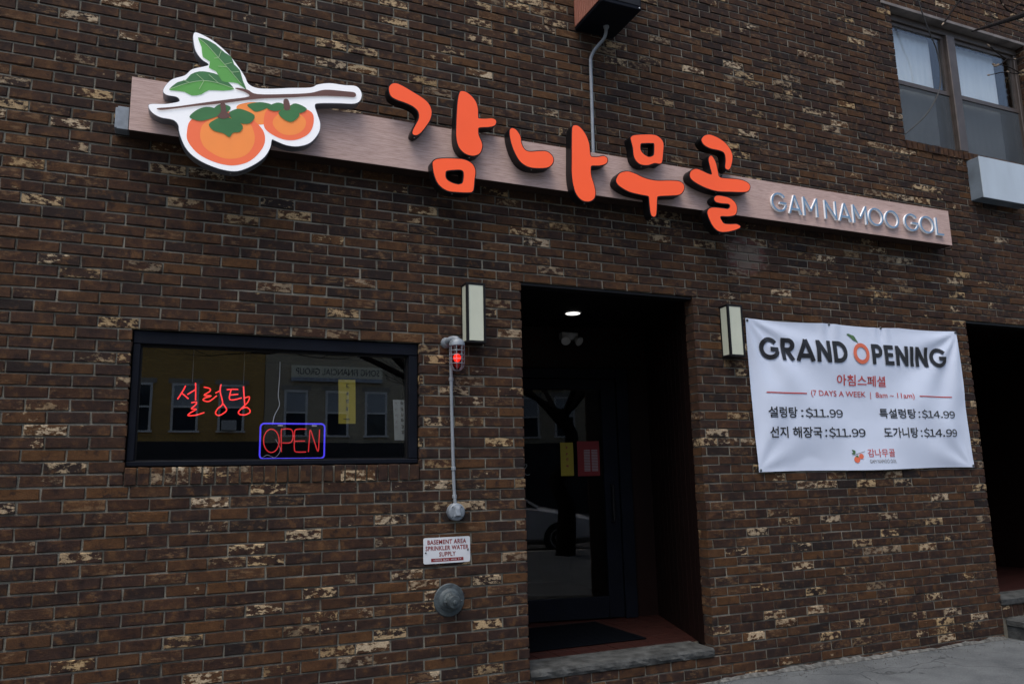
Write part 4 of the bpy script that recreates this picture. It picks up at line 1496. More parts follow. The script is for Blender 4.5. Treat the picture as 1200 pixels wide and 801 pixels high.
# ================================================================ projecting sign overhead and its conduit
ps = thing('projecting_sign', 'dark box sign with a red-brown slatted side projecting high over the sign', 'sign', (3.676, 0, 4.67))
bx0, bx1, bz0, bz1 = 3.512, 3.838, 4.67, 5.75
m = MB()
m.cbox(bx0, bx1, -.405, -.004, bz0, bz1, .006)
m.build('box', MAT['navy'], ps)
for k in range(14):
    y = -.38 + k * .0262
    m = MB()
    m.cbox(bx0 - .008, bx0 - .0005, y, y + .023, bz0 + .022, bz1 - .02, .002)
    m.build('slat', MAT['rust_panel'], ps)
m = MB()
m.cbox(bx0 + .014, bx1 - .014, -.409, -.4055, bz0 + .03, bz1 - .03, .001)
m.build('front_panel', MAT['black'], ps)
for x in (bx0 + .02, bx1 - .02):
    m = MB()
    m.lathe((x, -.4055, bz0 + .015), (0, -1, 0), [(0, .005), (.003, .005)], 8)
    m.build('screw', MAT['white_plain'], ps)
cp = thing('conduit_pipe', 'bent grey conduit running from the projecting sign down to the shop sign', 'conduit', (3.62, 0, 3.66))
m = MB()
path = smooth_loop([(3.70, -.14, 4.675), (3.70, -.14, 4.655), (3.695, -.115, 4.59), (3.655, -.045, 4.53), (3.632, -.016, 4.47), (3.628, -.014, 4.40), (3.624, -.014, 4.1), (3.62, -.014, 3.8), (3.618, -.014, 3.66)], 5, False)
m.tube(path, .0125, 10)
m.build('pipe', MAT['conduit'], cp, True)
m = MB()
m.lathe((3.70, -.14, 4.671), (0, 0, -1), [(0, .022), (.012, .022), (.016, .017), (.022, .016)], 12)
m.build('fitting', MAT['conduit'], cp, True)

# ================================================================ wall lamps
def wall_lamp(x0, x1, label):
    t = thing('wall_lamp', label, 'wall lamp', ((x0 + x1) / 2, 0, 2.255), 'wall lamps beside the entrance')
    z0, z1, y0, y1 = 2.257, 2.652, -.098, .01
    f = .0165
    m = MB()
    m.cbox(x0, x1, y0, y1, z1 - .016, z1, .002)
    m.build('top_cap', MAT['black'], t)
    m = MB()
    m.cbox(x0, x1, y0, y1, z0, z0 + .016, .002)
    m.build('bottom_cap', MAT['black'], t)
    for a in (x0, x1 - f):
        for c in (y0, -.010):
            m = MB()
            m.box(a + .0003, a + f - .0003, c + .0003, c + f, z0 + .0162, z1 - .0162)
            m.build('frame_bar', MAT['black'], t)
    m = MB()
    m.box(x0 + f, x1 - f, y0 + .003, y0 + .006, z0 + .0163, z1 - .0163)
    m.build('front_diffuser', MAT['opal'], t)
    for a, b in ((x0 + .003, x0 + .006), (x1 - .006, x1 - .003)):
        m = MB()
        m.box(a, b, y0 + f + .0005, -.0105, z0 + .0163, z1 - .0163)
        m.build('side_diffuser', MAT['opal'], t)
    return t


wall_lamp(2.594, 2.726, 'rectangular black and cream wall lamp left of the entrance, above the red light')
wall_lamp(4.664, 4.802, 'rectangular black and cream wall lamp between the entrance and the banner')

# ================================================================ red warning light, conduit, junction box
wx, wy = 2.530, -.088
wlg = thing('warning_light', 'caged red warning light on a grey wall bracket, lit', 'warning light', (wx, 0, 2.07))
m = MB()
m.lathe((2.487, .012, 2.262), (0, -1, 0), [(0, .036), (.02, .036), (.03, .030), (.042, .022)], 20)
m.build('wall_bracket', MAT['galv'], wlg, True)
m = MB()
m.tube(smooth_loop([(2.487, -.02, 2.262), (2.495, -.05, 2.275), (2.515, -.075, 2.278), (wx, wy, 2.272), (wx, wy, 2.25)], 4, False), [.021] * 17, 10)
m.build('arm', MAT['galv'], wlg, True)
m = MB()
m.lathe((wx, wy, 2.275), (0, 0, -1), [(0, .030), (.012, .044), (.024, .049), (.042, .050), (.046, .046)], 24)
m.build('cap', MAT['galv'], wlg, True)
m = MB()
prof = [(0, .036), (.06, .036), (.10, .035), (.125, .029), (.142, .017), (.149, .004)]
m.lathe((wx, wy, 2.229), (0, 0, -1), prof, 24)
m.build('globe', MAT['red_glass'], wlg, True)
m = MB()
m.lathe((wx, wy, 2.182), (0, 0, -1), [(0, .010), (.008, .017), (.022, .024), (.036, .022), (.048, .012), (.052, .004)], 16)
m.build('bulb', MAT['bulb_red'], wlg, True)
for k in range(8):
    a = 2 * math.pi * (k + .5) / 8
    pr = [(.046, 2.232), (.0455, 2.15), (.045, 2.12), (.038, 2.095), (.022, 2.078), (.004, 2.074)]
    m = MB()
    m.tube([(wx + r * math.cos(a), wy + r * math.sin(a), z) for r, z in pr], .0024, 6)
    m.build('cage_bar', MAT['galv'], wlg, True)
for z, r in ((2.20, .046), (2.172, .0458), (2.145, .0455), (2.118, .0445)):
    m = MB()
    m.tube([(wx + r * math.cos(2 * math.pi * k / 24), wy + r * math.sin(2 * math.pi * k / 24), z) for k in range(24)], .0024, 6, closed=True)
    m.build('cage_ring', MAT['galv'], wlg, True)
cp = thing('conduit_pipe', 'straight thin grey conduit between the red warning light and a round junction box', 'conduit', (2.53, 0, 1.26))
m = MB()
m.tube(smooth_loop([(2.512, -.018, 2.24), (2.514, -.016, 2.1), (2.516, -.014, 1.9), (2.522, -.013, 1.6), (2.528, -.013, 1.36), (2.533, -.02, 1.255)], 4, False), .0105, 10)
m.build('pipe', MAT['conduit'], cp, True)
for z, x in ((2.03, 2.515), (1.47, 2.526), (1.30, 2.531)):
    m = MB()
    m.lathe((x, -.0135, z + .012), (0, 0, -1), [(0, .0105), (.003, .0145), (.021, .0145), (.024, .0105)], 12)
    m.build('coupling', MAT['conduit'], cp, True)
jb = thing('junction_box', 'round grey junction box with a raised cover below the red warning light', 'junction box', (2.537, 0, 1.15))
m = MB()
m.lathe((2.537, .012, 1.207), (0, -1, 0), [(0, .054), (.045, .054), (.052, .051), (.056, .045)], 28)
m.build('box', MAT['galv'], jb, True)
m = MB()
m.add([(2.516, -.0438, 1.175), (2.560, -.0438, 1.175), (2.556, -.0438, 1.247), (2.522, -.0438, 1.247),
       (2.524, -.066, 1.188), (2.552, -.066, 1.188), (2.548, -.058, 1.225), (2.528, -.058, 1.225)],
      [(0, 1, 2, 3), (4, 5, 6, 7), (0, 1, 5, 4), (1, 2, 6, 5), (2, 3, 7, 6), (3, 0, 4, 7)])
m.build('cover_boss', MAT['galv'], jb)
for k in range(4):
    a = math.pi / 4 + k * math.pi / 2
    m = MB()
    m.lathe((2.537 + .042 * math.cos(a), -.0435, 1.207 + .042 * math.sin(a)), (0, -1, 0), [(0, .004), (.003, .004)], 8)
    m.build('screw', MAT['galv_dark'], jb)

# ================================================================ sprinkler plate and connection
pl = thing('sprinkler_sign', 'small white enamel plate with maroon sprinkler water supply lettering', 'sign', (2.482, 0, .906))
def rounded(x0, x1, z0, z1, r, n=5):
    out = []
    for cx, cz, a0 in ((x1 - r, z1 - r, 0), (x0 + r, z1 - r, 90), (x0 + r, z0 + r, 180), (x1 - r, z0 + r, 270)):
        out += [(cx + r * math.cos(math.radians(a0 + 90 * k / n)), cz + r * math.sin(math.radians(a0 + 90 * k / n))) for k in range(n + 1)]
    return out


px0, px1, pz0, pz1 = 2.332, 2.632, .905, 1.058
plate = prism_mesh('plate', [rounded(px0, px1, pz0, pz1, .012)], -.0075, -.0045, MAT['enamel'], pl)
def at_plate(u, v): return px0 + (px1 - px0) * u, pz1 - (pz1 - pz0) * v
for body, u0, u1, v0, v1 in (('BASEMENT AREA', .085, .915, .085, .265), ('SPRINKLER WATER', .045, .965, .32, .50), ('SUPPLY', .33, .685, .56, .74)):
    a, b = at_plate(u0, v1), at_plate(u1, v0)
    text_mesh('lettering', body, a[0], b[0], a[1], b[1], -.0082, MAT['maroon'], plate, .030, spacing=1.1)
a, b = at_plate(.16, .93), at_plate(.85, .80)
m = MB()
m.add([(a[0], -.0080, a[1]), (b[0], -.0080, a[1]), (b[0], -.0080, b[1]), (a[0], -.0080, b[1])], [(0, 1, 2, 3)])
m.build('maroon_strip', MAT['maroon'], plate)
a, b = at_plate(.21, .905), at_plate(.80, .825)
for u0, u1 in ((0, .30), (.35, .56), (.62, .84), (.89, 1.0)):
    mark_mesh('lettering', a[0] + (b[0] - a[0]) * u0, a[0] + (b[0] - a[0]) * u1, a[1], b[1], -.0087, MAT['enamel'], plate, int((u1 - u0) * 24))
for u, v in ((.05, .57), (.95, .53)):
    x, z = at_plate(u, v)
    m = MB()
    m.lathe((x, -.0072, z), (0, -1, 0), [(0, .005), (.004, .0045), (.005, .002)], 10)
    m.build('bolt', MAT['black'], pl)
for x in (px0 + .03, px1 - .04):
    m = MB()
    m.box(x, x + .01, -.0046, .004, .97, .98)
    m.build('fixing', MAT['black'], pl)
fc = thing('sprinkler_connection', 'round weathered grey metal wall flange with a capped outlet under the sprinkler plate', 'pipe fitting', (2.495, 0, .59))
m = MB()
m.lathe((2.495, .006, .687), (0, -1, 0), [(0, .098), (.008, .098), (.014, .093), (.018, .070), (.03, .060), (.034, .05)], 40)
m.build('flange', MAT['galv_dark'], fc, True)
m = MB()
m.lathe((2.495, -.025, .687), (0, -1, 0), [(0, .050), (.02, .047), (.026, .041), (.075, .040), (.082, .035), (.084, .014), (.094, .013), (.096, .009)], 28)
m.build('cap', MAT['galv_dark'], fc, True)
for s in (-1, 1):
    m = MB()
    m.tube([(2.495 + s * .038, -.075, .687), (2.495 + s * .056, -.075, .687)], [.007, .006], 8)
    m.build('lug', MAT['galv_dark'], fc, True)

# ================================================================ banner
ban = thing('banner', 'white vinyl grand opening banner with menu prices tied to the brick wall', 'banner', (6.06, 0, 1.41))
BC = {'tl': (4.897, 2.576), 'tr': (7.212, 2.602), 'bl': (4.909, 1.410), 'br': (7.247, 1.416)}


def sst(a, b, x):
    t = min(max((x - a) / (b - a), 0), 1)
    return t * t * (3 - 2 * t)


def warp(x, z):
    """cloth relief (negative is towards the street)"""
    s, t = (x - 4.9) / 2.32, (2.59 - z) / 1.175
    y = -.020
    # tension folds fanning from the corners
    for cx, cz, k, amp in ((0, 0, 13, .0065), (1, 0, 12, .0070), (0, 1, 9, .0042), (1, 1, 10, .0040)):
        dx, dz = abs(s - cx) * 2.0, abs(t - cz)
        r = math.hypot(dx, dz) + 1e-6
        an = math.atan2(dz, dx)
        y += amp * math.sin(an * k + cx * 1.3 + cz * .7) * sst(0, .22, r) * (1 - sst(.5, 1.25, r))
    # broad diagonal slack across the middle
    y += .0095 * math.sin((s * 2.2 + t * 1.25) * 4.1 + .4) * (.35 + .65 * sst(0, .5, t))
    y += .0055 * math.sin((s * 3.4 - t * 2.4) * 3.3 + 1.2)
    # little puckers at the ties on the top edge
    for q in (.355, .605):
        y += .010 * math.exp(-((s - q) / .045) ** 2 - (t / .12) ** 2) * math.cos((s - q) * 90)
    y += .0028 * mnoise.noise(Vector((x * 6, z * 6, 3.1)))
    return min(y, -.0065)


NXB, NZB = 150, 76
m = MB()
vv = []
for side_ in (0, 1):
    for j in range(NZB + 1):
        t = j / NZB
        for i in range(NXB + 1):
            s = i / NXB
            x = (BC['tl'][0] * (1 - s) + BC['tr'][0] * s) * (1 - t) + (BC['bl'][0] * (1 - s) + BC['br'][0] * s) * t
            zt_ = BC['tl'][1] * (1 - s) + BC['tr'][1] * s - .010 * abs(math.sin(s * math.pi * 2.85)) - .006 * math.sin(math.pi * s)
            zb_ = BC['bl'][1] * (1 - s) + BC['br'][1] * s + .004 * math.sin(math.pi * s * 3)
            z = zt_ * (1 - t) + zb_ * t
            vv.append((x, warp(x, z) + side_ * .0012, z))
W1 = NXB + 1
OFFS = W1 * (NZB + 1)
ff = []
for j in range(NZB):
    for i in range(NXB):
        a = j * W1 + i
        ff.append((a, a + 1, a + 1 + W1, a + W1))
        ff.append((OFFS + a, OFFS + a + W1, OFFS + a + 1 + W1, OFFS + a + 1))
for i in range(NXB):
    ff.append((i, i + 1, OFFS + i + 1, OFFS + i))
    a = NZB * W1 + i
    ff.append((a, a + 1, OFFS + a + 1, OFFS + a))
for j in range(NZB):
    a = j * W1
    ff.append((a, a + W1, OFFS + a + W1, OFFS + a))
    a = j * W1 + NXB
    ff.append((a, a + W1, OFFS + a + W1, OFFS + a))
m.add(vv, ff)
cloth = m.build('cloth', MAT['vinyl'], ban, True)


def on_cloth(name, word, w, track, x0, x1, z0, z1, mat):
    mb = MB()
    q = 0
    for ch, ribs in layout(word, w, track, x0, x1, z0, z1):
        for L_, R_ in ribs:
            q += 1
            d = .0058 + (q % 4) * .0003
            n = len(L_)
            mid = [((a[0] + b[0]) / 2, (a[1] + b[1]) / 2) for a, b in zip(L_, R_)]
            lp_ = lambda a, b, t: (a[0] + (b[0] - a[0]) * t, a[1] + (b[1] - a[1]) * t)
            rows_ = [[lp_(a, b, t) for a, b in zip(L_, R_)] for t in (0, .33, .67, 1)]
            mb.add([(x, warp(x, z) - d, z) for r in rows_ for x, z in r],
                   [(r * n + k, r * n + k + 1, (r + 1) * n + k + 1, (r + 1) * n + k) for r in (0, 1, 2) for k in range(n - 1)])
    return mb.build(name, MAT[mat], cloth)


on_cloth('lettering', 'GRAND', .20, .115, 5.008, 5.892, 2.262, 2.437, 'ink_black')
on_cloth('headline_orange_letter', 'O', .19, .1, 5.958, 6.136, 2.262, 2.434, 'ink_orange')
on_cloth('lettering', 'PENING', .20, .115, 6.166, 7.037, 2.266, 2.434, 'ink_black')
lf = [(5.908, 2.500), (5.93, 2.507), (5.955, 2.499), (5.985, 2.492), (6.005, 2.466), (6.022, 2.436), (5.995, 2.447), (5.965, 2.458), (5.945, 2.478), (5.928, 2.486)]
m = MB()
ll = smooth_loop(lf, 3)
m.add([(x, warp(x, z) - .0032, z) for x, z in ll], [tuple(range(len(ll)))])
m.build('printed_leaf', MAT['ink_green'], cloth)
wz = lambda x, z: warp(x, z)
text_mesh('lettering', '아침스페셜', 5.762, 6.300, 2.080, 2.170, -.0033, MAT['ink_red'], cloth, .012, wz)
text_mesh('lettering', '(7 DAYS A WEEK  |  8am ~ 11am)', 5.472, 6.598, 1.978, 2.036, -.0033, MAT['ink_red'], cloth, .004, wz)
for x0, x1, z in ((5.028, 5.426, 2.006), (6.656, 7.051, 2.012)):
    m = MB()
    n = 16
    xs_ = [x0 + (x1 - x0) * k / n for k in range(n + 1)]
    m.add([(x, warp(x, z) - .0031, z - .0045) for x in xs_] + [(x, warp(x, z) - .0031, z + .0045) for x in xs_], [(k, k + 1, n + 2 + k, n + 1 + k) for k in range(n)])
    m.build('red_rule', MAT['ink_red'], cloth)
for body, x0, x1, z0, z1, ks in (('설렁탕', 5.029, 5.322, 1.816, 1.899, 1), ('：＄１１．９９', 5.355, 5.80, 1.818, 1.893, 0), ('특설렁탕', 6.199, 6.59, 1.824, 1.903, 1), ('：＄１４．９９', 6.618, 7.066, 1.826, 1.897, 0),
                                 ('선지 해장국', 5.032, 5.555, 1.664, 1.749, 1), ('：＄１１．９９', 5.585, 6.024, 1.666, 1.744, 0), ('도가니탕', 6.222, 6.595, 1.666, 1.750, 1), ('：＄１４．９９', 6.624, 7.065, 1.668, 1.744, 0)):
    if ks:
        text_mesh('lettering', body, x0, x1, z0, z1, -.0036, MAT['ink_black'], cloth, .016, wz)
    else:
        price_mesh('lettering', body, x0, x1, z0 - .004, z1 + .004, -.0036, MAT['ink_black'], cloth, wz)
text_mesh('lettering', '감나무골', 6.018, 6.312, 1.512, 1.576, -.0033, MAT['ink_red'], cloth, .006, wz)
text_mesh('lettering', 'GAM NAMOO GOL', 6.027, 6.318, 1.463, 1.492, -.0033, MAT['ink_grey'], cloth, 0, wz)
for nm, mat, cx, cz, rx, rz in (('logo_fruit', 'ink_orange', 5.897, 1.494, .030, .026), ('logo_fruit', 'ink_orange', 5.944, 1.518, .025, .021)):
    m = MB()
    pts = [(cx + rx * math.cos(2 * math.pi * k / 20), cz + rz * math.sin(2 * math.pi * k / 20)) for k in range(20)]
    m.add([(x, warp(x, z) - .0032, z) for x, z in pts], [tuple(range(20))])
    m.build(nm, MAT[mat], cloth)
for pts, mat in (([(5.853, 1.572), (5.882, 1.566), (5.893, 1.552), (5.868, 1.548), (5.862, 1.555)], 'ink_green'), ([(5.848, 1.543), (5.872, 1.550), (5.889, 1.545), (5.874, 1.533), (5.852, 1.535)], 'ink_green'),
                 ([(5.882, 1.520), (5.905, 1.528), (5.915, 1.515), (5.900, 1.508)], 'ink_green'), ([(5.853, 1.526), (5.90, 1.534), (5.99, 1.556), (5.99, 1.559), (5.90, 1.538)], 'ink_brown')):
    m = MB()
    m.add([(x, warp(x, z) - .0036, z) for x, z in pts], [tuple(range(len(pts)))])
    m.build('logo_sprig', MAT[mat], cloth)
for x, z in ((4.912, 2.558), (5.735, 2.572), (6.318, 2.578), (7.197, 2.585), (4.925, 1.424), (7.232, 1.430)):
    m = MB()
    k_ = warp(x, z)
    m.tube([(x + .009 * math.cos(2 * math.pi * k / 14), k_ - .002, z + .009 * math.sin(2 * math.pi * k / 14)) for k in range(14)], .003, 6, closed=True)
    g_ = m.build('grommet', MAT['galv'], ban, True)
    m = MB()
    m.tube([(x, .004, z + .004), (x, k_ - .006, z)], .0042, 8)
    m.lathe((x, k_ - .004, z), (0, -1, 0), [(0, .0085), (.003, .008), (.0045, .004)], 10)
    m.build('anchor_screw', MAT['galv_dark'], ban)

# ================================================================ neon and papers in the shop window
ns = thing('neon_sign', 'handwritten red Korean neon lettering glowing in the shop window', 'neon sign', (1.15, .12, 1.72))
for l in NEON_HANGUL:
    m = MB()
    m.tube([(x, .12, z) for x, z in smooth_loop(l, 5, False)], .0035, 8)
    m.build('neon_tube', MAT['neon_red'], ns, True)
for l in NEON_HANGUL:
    x, z = l[len(l) // 2]
    m = MB()
    m.tube([(x, .124, z), (x, .15, z)], .0022, 6)
    m.build('tube_support', MAT['black'], ns)
m = MB()
m.box(.955, 1.33, .151, .157, 1.70, 1.99)
m.build('clear_backing', glass_mat('clear_backing_acrylic', (.93, .93, .93), 1.2, .6), ns)
for x in (1.0, 1.28):
    m = MB()
    m.tube([(x, .154, 1.985), (x, .154, 2.17), (x, .13, 2.2)], .0012, 5)
    m.build('hanging_wire', MAT['galv'], ns)
no = thing('neon_sign', 'red OPEN neon letters inside a rounded blue neon border, in the shop window', 'neon sign', (1.566, .12, 1.545))
x0, x1, z0, z1 = 1.380, 1.751, 1.545, 1.75
m = MB()
m.tube([(x, .112, z) for x, z in rounded(x0, x1, z0, z1, .022, 6)], .0046, 8, closed=True)
m.build('border_tube', MAT['neon_blue'], no, True)
for l in NEON_OPEN:
    m = MB()
    cl_ = l[0] == l[-1]
    m.tube([(x, .11, z) for x, z in (l if len(l) > 15 else smooth_loop(l, 4, False))], .0031, 8)
    m.build('letter_tube', MAT['neon_dim'], no, True)
back_ = prism_mesh('clear_backing', [rounded(x0 - .005, x1 + .005, z0 - .005, z1 + .005, .026)], .128, .133, bpy.data.materials['clear_backing_acrylic'], no)
for x in (1.492, 1.69):
    m = MB()
    m.cbox(x - .014, x + .014, .105, .127, 1.735, 1.742, .001)
    m.build('hanger_clip', MAT['white_plain'], no)
m = MB()
m.tube(smooth_loop([(1.45, .135, 1.745), (1.46, .14, 1.80), (1.485, .13, 1.86), (1.478, .14, 1.92), (1.482, .135, 2.03), (1.48, .12, 2.12)], 5, False), .0022, 6)
m.build('power_cord', MAT['white_plain'], no, True)
m = MB()
m.tube(smooth_loop([(1.40, .135, 1.555), (1.43, .142, 1.568), (1.47, .14, 1.553), (1.50, .142, 1.60), (1.47, .145, 1.66)], 5, False), .002, 6)
m.build('power_cord', MAT['white_plain'], no, True)


def paper(name, label, x0, x1, z0, z1, y, mat, lean=0.0, group=None, pivot=False):
    t = thing(name, label, 'paper notice', (PIV.x, PIV.y, z0) if pivot else ((x0 + x1) / 2, y, z0), group)
    if pivot:
        t.rotation_euler = (0, 0, SKEW)
    n = 8
    vv, ff = [], []
    for j in range(n + 1):
        s = j / n
        z = z0 + (z1 - z0) * s
        c = .004 * math.sin(s * math.pi)
        for x in (x0, x1):
            vv.append((x + lean * (1 - s), y - c, z))
        for x in (x1, x0):
            vv.append((x + lean * (1 - s), y - c + .0008, z))
    for j in range(n):
        for k in range(4):
            ff.append((j * 4 + k, j * 4 + (k + 1) % 4, j * 4 + 4 + (k + 1) % 4, j * 4 + 4 + k))
    m_ = MB()
    m_.add(vv, ff)
    return t, m_.build('sheet', MAT[mat], t)


t, sh = paper('paper_notice', 'yellow paper strip with vertical Korean writing hung in the shop window', 1.826, 1.930, 1.752, 2.022, .10, 'paper_yellow', .005)
for k in range(4):
    mark_mesh('writing', 1.868, 1.893, 1.970 - k * .046, 1.996 - k * .046, .0945, MAT['ink_black'], sh)
mark_mesh('writing', 1.852, 1.910, 1.775, 1.790, .0950, MAT['ink_black'], sh)
t, sh = paper('paper_notice', 'white paper strip with black handwritten columns at the right edge of the shop window', 2.166, 2.238, 1.652, 1.903, .095, 'paper_white', .012)
for k in range(6):
    mark_mesh('writing', 2.210 + k * .0017, 2.234 + k * .0017, 1.868 - k * .036, 1.894 - k * .036, .0895, MAT['ink_black'], sh)
for k in range(5):
    mark_mesh('writing', 2.174 + k * .0018, 2.194 + k * .0018, 1.868 - k * .038, 1.892 - k * .038, .0895, MAT['ink_grey'], sh)

# papers and mat at the entrance door
DY = BY - .028
t, sh = paper('paper_notice', 'plain yellow vertical paper taped inside the entrance door', 4.003, 4.119, 1.418, 1.704, BY + .004, 'paper_yellow', pivot=True)
for k in range(4):
    mark_mesh('writing', 4.047, 4.075, 1.645 - k * .052, 1.675 - k * .052, BY - .0012, MAT['maroon'], sh)
t, sh = paper('menu_sheet', 'red printed menu sheet taped beside the yellow paper on the entrance door', 4.156, 4.358, 1.413, 1.714, BY + .005, 'paper_red', pivot=True)
for k in range(14):
    for a, b in ((4.215, 4.270), (4.284, 4.340)):
        mb = MB()
        z = 1.455 + k * .0135
        mb.add([(a, BY + .0004, z), (b, BY + .0004, z), (b, BY + .0004, z + .008), (a, BY + .0004, z + .008)], [(0, 1, 2, 3)])
        mb.build('printed_line', MAT['print_white'], sh)
mt = thing('door_mat', 'dark navy ribbed mat on the red tile floor before the entrance door', 'door mat', (3.65, .9, FZ))
m = MB()
m.cbox(3.06, 4.20, .50, 1.28, FZ + .001, FZ + .012, .004)
m.build('mat_base', MAT['mat'], mt)
m = MB()
for k in range(18):
    y = .53 + k * .041
    m.box(3.09, 4.17, y, y + .02, FZ + .0118, FZ + .0155)
m.build('ribs', MAT['mat'], mt)
dlt = thing('ceiling_downlight', 'round lit downlight in the dark ceiling of the entrance', 'ceiling light', (3.88, .88, CZ))
m = MB()
m.lathe((3.88, .875, CZ + .001), (0, 0, -1), [(0, .075), (.006, .072), (.010, .062)], 32)
m.build('trim_ring', MAT['spot'], dlt, True)
m = MB()
m.lathe((3.88, .875, CZ - .0095), (0, 0, -1), [(0, .06), (.003, .056)], 32)
m.build('lens', MAT['downlight'], dlt, True)
em = thing('emergency_light', 'twin-headed emergency light on the dark wall above the entrance door', 'emergency light', (4.08, BY, 2.55))
m = MB()
m.cbox(4.0, 4.16, BY - .03, BY + .04, 2.60, 2.66, .006)
m.build('housing', MAT['spot'], em)
for s in (-1, 1):
    m = MB()
    m.lathe((4.08 + s * .05, BY - .035, 2.60), (s * .35, -.75, -.55), [(0, .02), (.03, .036), (.05, .042), (.055, .038)], 18)
    m.build('lamp_head', MAT['spot'], em, True)

# ================================================================ air conditioner sleeve, cable
ac = thing('air_conditioner', 'pale metal wall air conditioner casing under the upstairs window', 'air conditioner', (8.0, 0, 3.862))
m = MB()
m.cbox(7.672, 8.33, -.118, .006, 3.868, 4.262, .004)
m.build('casing', MAT['blue_metal'], ac)
m = MB()
m.cbox(7.669, 8.333, -.126, -.1185, 3.864, 4.266, .002)
m.build('front_cover', MAT['pale_metal'], ac)
m = MB()
m.tube(smooth_loop([(7.16, -.02, 6.4), (7.239, -.03, 5.814), (7.331, -.03, 5.524), (7.413, -.03, 5.321), (7.423, -.03, 5.103), (7.365, -.03, 4.892), (7.153, -.03, 4.623), (6.867, -.018, 4.395)], 6, False), .0065, 6)
cb_ = m.build('hanging_cable', MAT['wire'], None, True)
tag(cb_, 'thin black cable sagging across the upstairs window', 'cable')

# ================================================================ bare street trees
def tree(label, base, limbs, seed, r0=.2, h=3.2, extra=None, depth=5):
    rn = random.Random(seed)
    t = thing('street_tree', label, 'tree', base, 'bare street trees')
    tr_ = MB()
    bx, by, bz = base
    pts = [(bx + rn.uniform(-.05, .05) * k, by + rn.uniform(-.05, .05) * k, bz + h * k / 6) for k in range(7)]
    tr_.tube([(bx, by, bz - .05)] + pts, [r0 * 1.45] + [r0 * (1.12 - .07 * k) for k in range(7)], 12)
    tr_.build('trunk', MAT['bark'], t, True)
    crown = MB()
    twigs = MB()
    top = Vector(pts[-1])

    def grow(p, d, L, r, lev):
        n = 4
        path = [p]
        q = p.copy()
        dd = d.copy()
        for k in range(n):
            dd = (dd + Vector((rn.uniform(-.22, .22), rn.uniform(-.22, .22), rn.uniform(-.12, .2)))).normalized()
            q = q + dd * (L / n)
            path.append(q.copy())
        rr = [r * (1 - .42 * k / n) for k in range(n + 1)]
        (crown if lev < 3 else twigs).tube(path, rr, 8 if lev < 2 else 5, cap=True)
        if lev >= depth:
            return
        for k in range(3 if lev < 4 else 2):
            at_ = path[rn.choice((2, 3, 4)) if k else 4]
            nd = (dd + Vector((rn.uniform(-.9, .9), rn.uniform(-.9, .9), rn.uniform(-.25, .6)))).normalized()
            grow(at_, nd, L * rn.uniform(.6, .8), r * .55, lev + 1)

    for a in limbs:
        grow(top - Vector((0, 0, rn.uniform(0, .6))), Vector(a).normalized(), rn.uniform(1.7, 2.3), r0 * .34, 1)
    crown.build('limbs', MAT['bark'], t, True)
    tag(twigs.build('twigs', MAT['bark'], t), kind='stuff')
    if extra:
        extra(t, top)
    return t


def reach(t, top):
    """the long low limb that comes in over the pavement towards the upstairs window"""
    main = smooth_loop([tuple(top - Vector((0, 0, .3))), (5.4, -5.2, 3.9), (6.6, -3.4, 5.2), (7.05, -1.9, 5.08), (6.72, -1.42, 4.80), (6.486, -1.40, 4.668), (6.181, -1.40, 4.529), (5.882, -1.40, 4.396)], 5, False)
    n = len(main)
    m = MB()
    m.tube(main, [.052 * (1 - k / (n - 1)) ** .8 + .004 for k in range(n)], 8)
    m.build('limb', MAT['bark'], t, True)
    for pts, r in (([(6.72, -1.42, 4.77), (6.35, -1.4, 4.86), (5.9, -1.4, 4.72), (5.80, -1.40, 4.618), (5.602, -1.40, 4.396)], .009),
                   ([(6.62, -1.4, 4.72), (6.45, -1.4, 4.74), (6.343, -1.4, 4.654), (6.25, -1.4, 4.70), (6.217, -1.4, 4.80)], .007),
                   ([(7.05, -1.9, 4.98), (6.8, -1.5, 4.55), (6.55, -1.4, 4.33), (6.413, -1.40, 4.306), (6.219, -1.40, 4.26), (6.051, -1.40, 4.316)], .0055),
                   ([(6.8, -1.5, 4.55), (6.55, -1.45, 4.28), (6.348, -1.40, 4.174), (6.18, -1.4, 4.15), (6.009, -1.40, 4.093)], .0045),
                   ([(6.348, -1.40, 4.174), (6.2, -1.40, 4.20), (6.077, -1.40, 4.185)], .0035),
                   ([(6.219, -1.40, 4.26), (6.12, -1.42, 4.19), (6.06, -1.42, 4.16)], .0032)):
        pp = smooth_loop(pts, 4, False)
        k_ = len(pp)
        m = MB()
        m.tube(pp, [r * (1.25 - .6 * q / (k_ - 1)) for q in range(k_)], 6)
        b_ = m.build('branch', MAT['bark'], t, True)
        x, y, z = pp[-1]
        for q in (k_ - 1, k_ * 2 // 3):
            x, y, z = pp[q]
            d_ = Vector(pp[q]) - Vector(pp[q - 1])
            m = MB()
            m.lathe(Vector((x, y, z)), d_ + Vector((0, 0, .004)), [(-.004, .003), (.008, .0065), (.018, .006), (.032, .001)], 8)
            m.build('bud', MAT['bud'], b_, True)


tree('bare street tree on the near kerb whose limb reaches in front of the upstairs window', (4.75, -6.6, 0), [(.6, -.5, .8), (-.9, -.1, .45), (-.7, .3, .7), (-.2, -.7, 1.0), (.8, .3, .8)], 5, r0=.17, h=2.7, extra=reach, depth=6)
tree('bare street tree across the road, mirrored in the entrance door', (9.6, -18.2, 0), [(.6, -.3, .8), (-.9, .1, .55), (.2, .7, .9), (-.5, .5, .9), (.8, .3, .8)], 21, r0=.15)

# ================================================================ the houses across the street (seen mirrored in the glass)
FB = -24.0


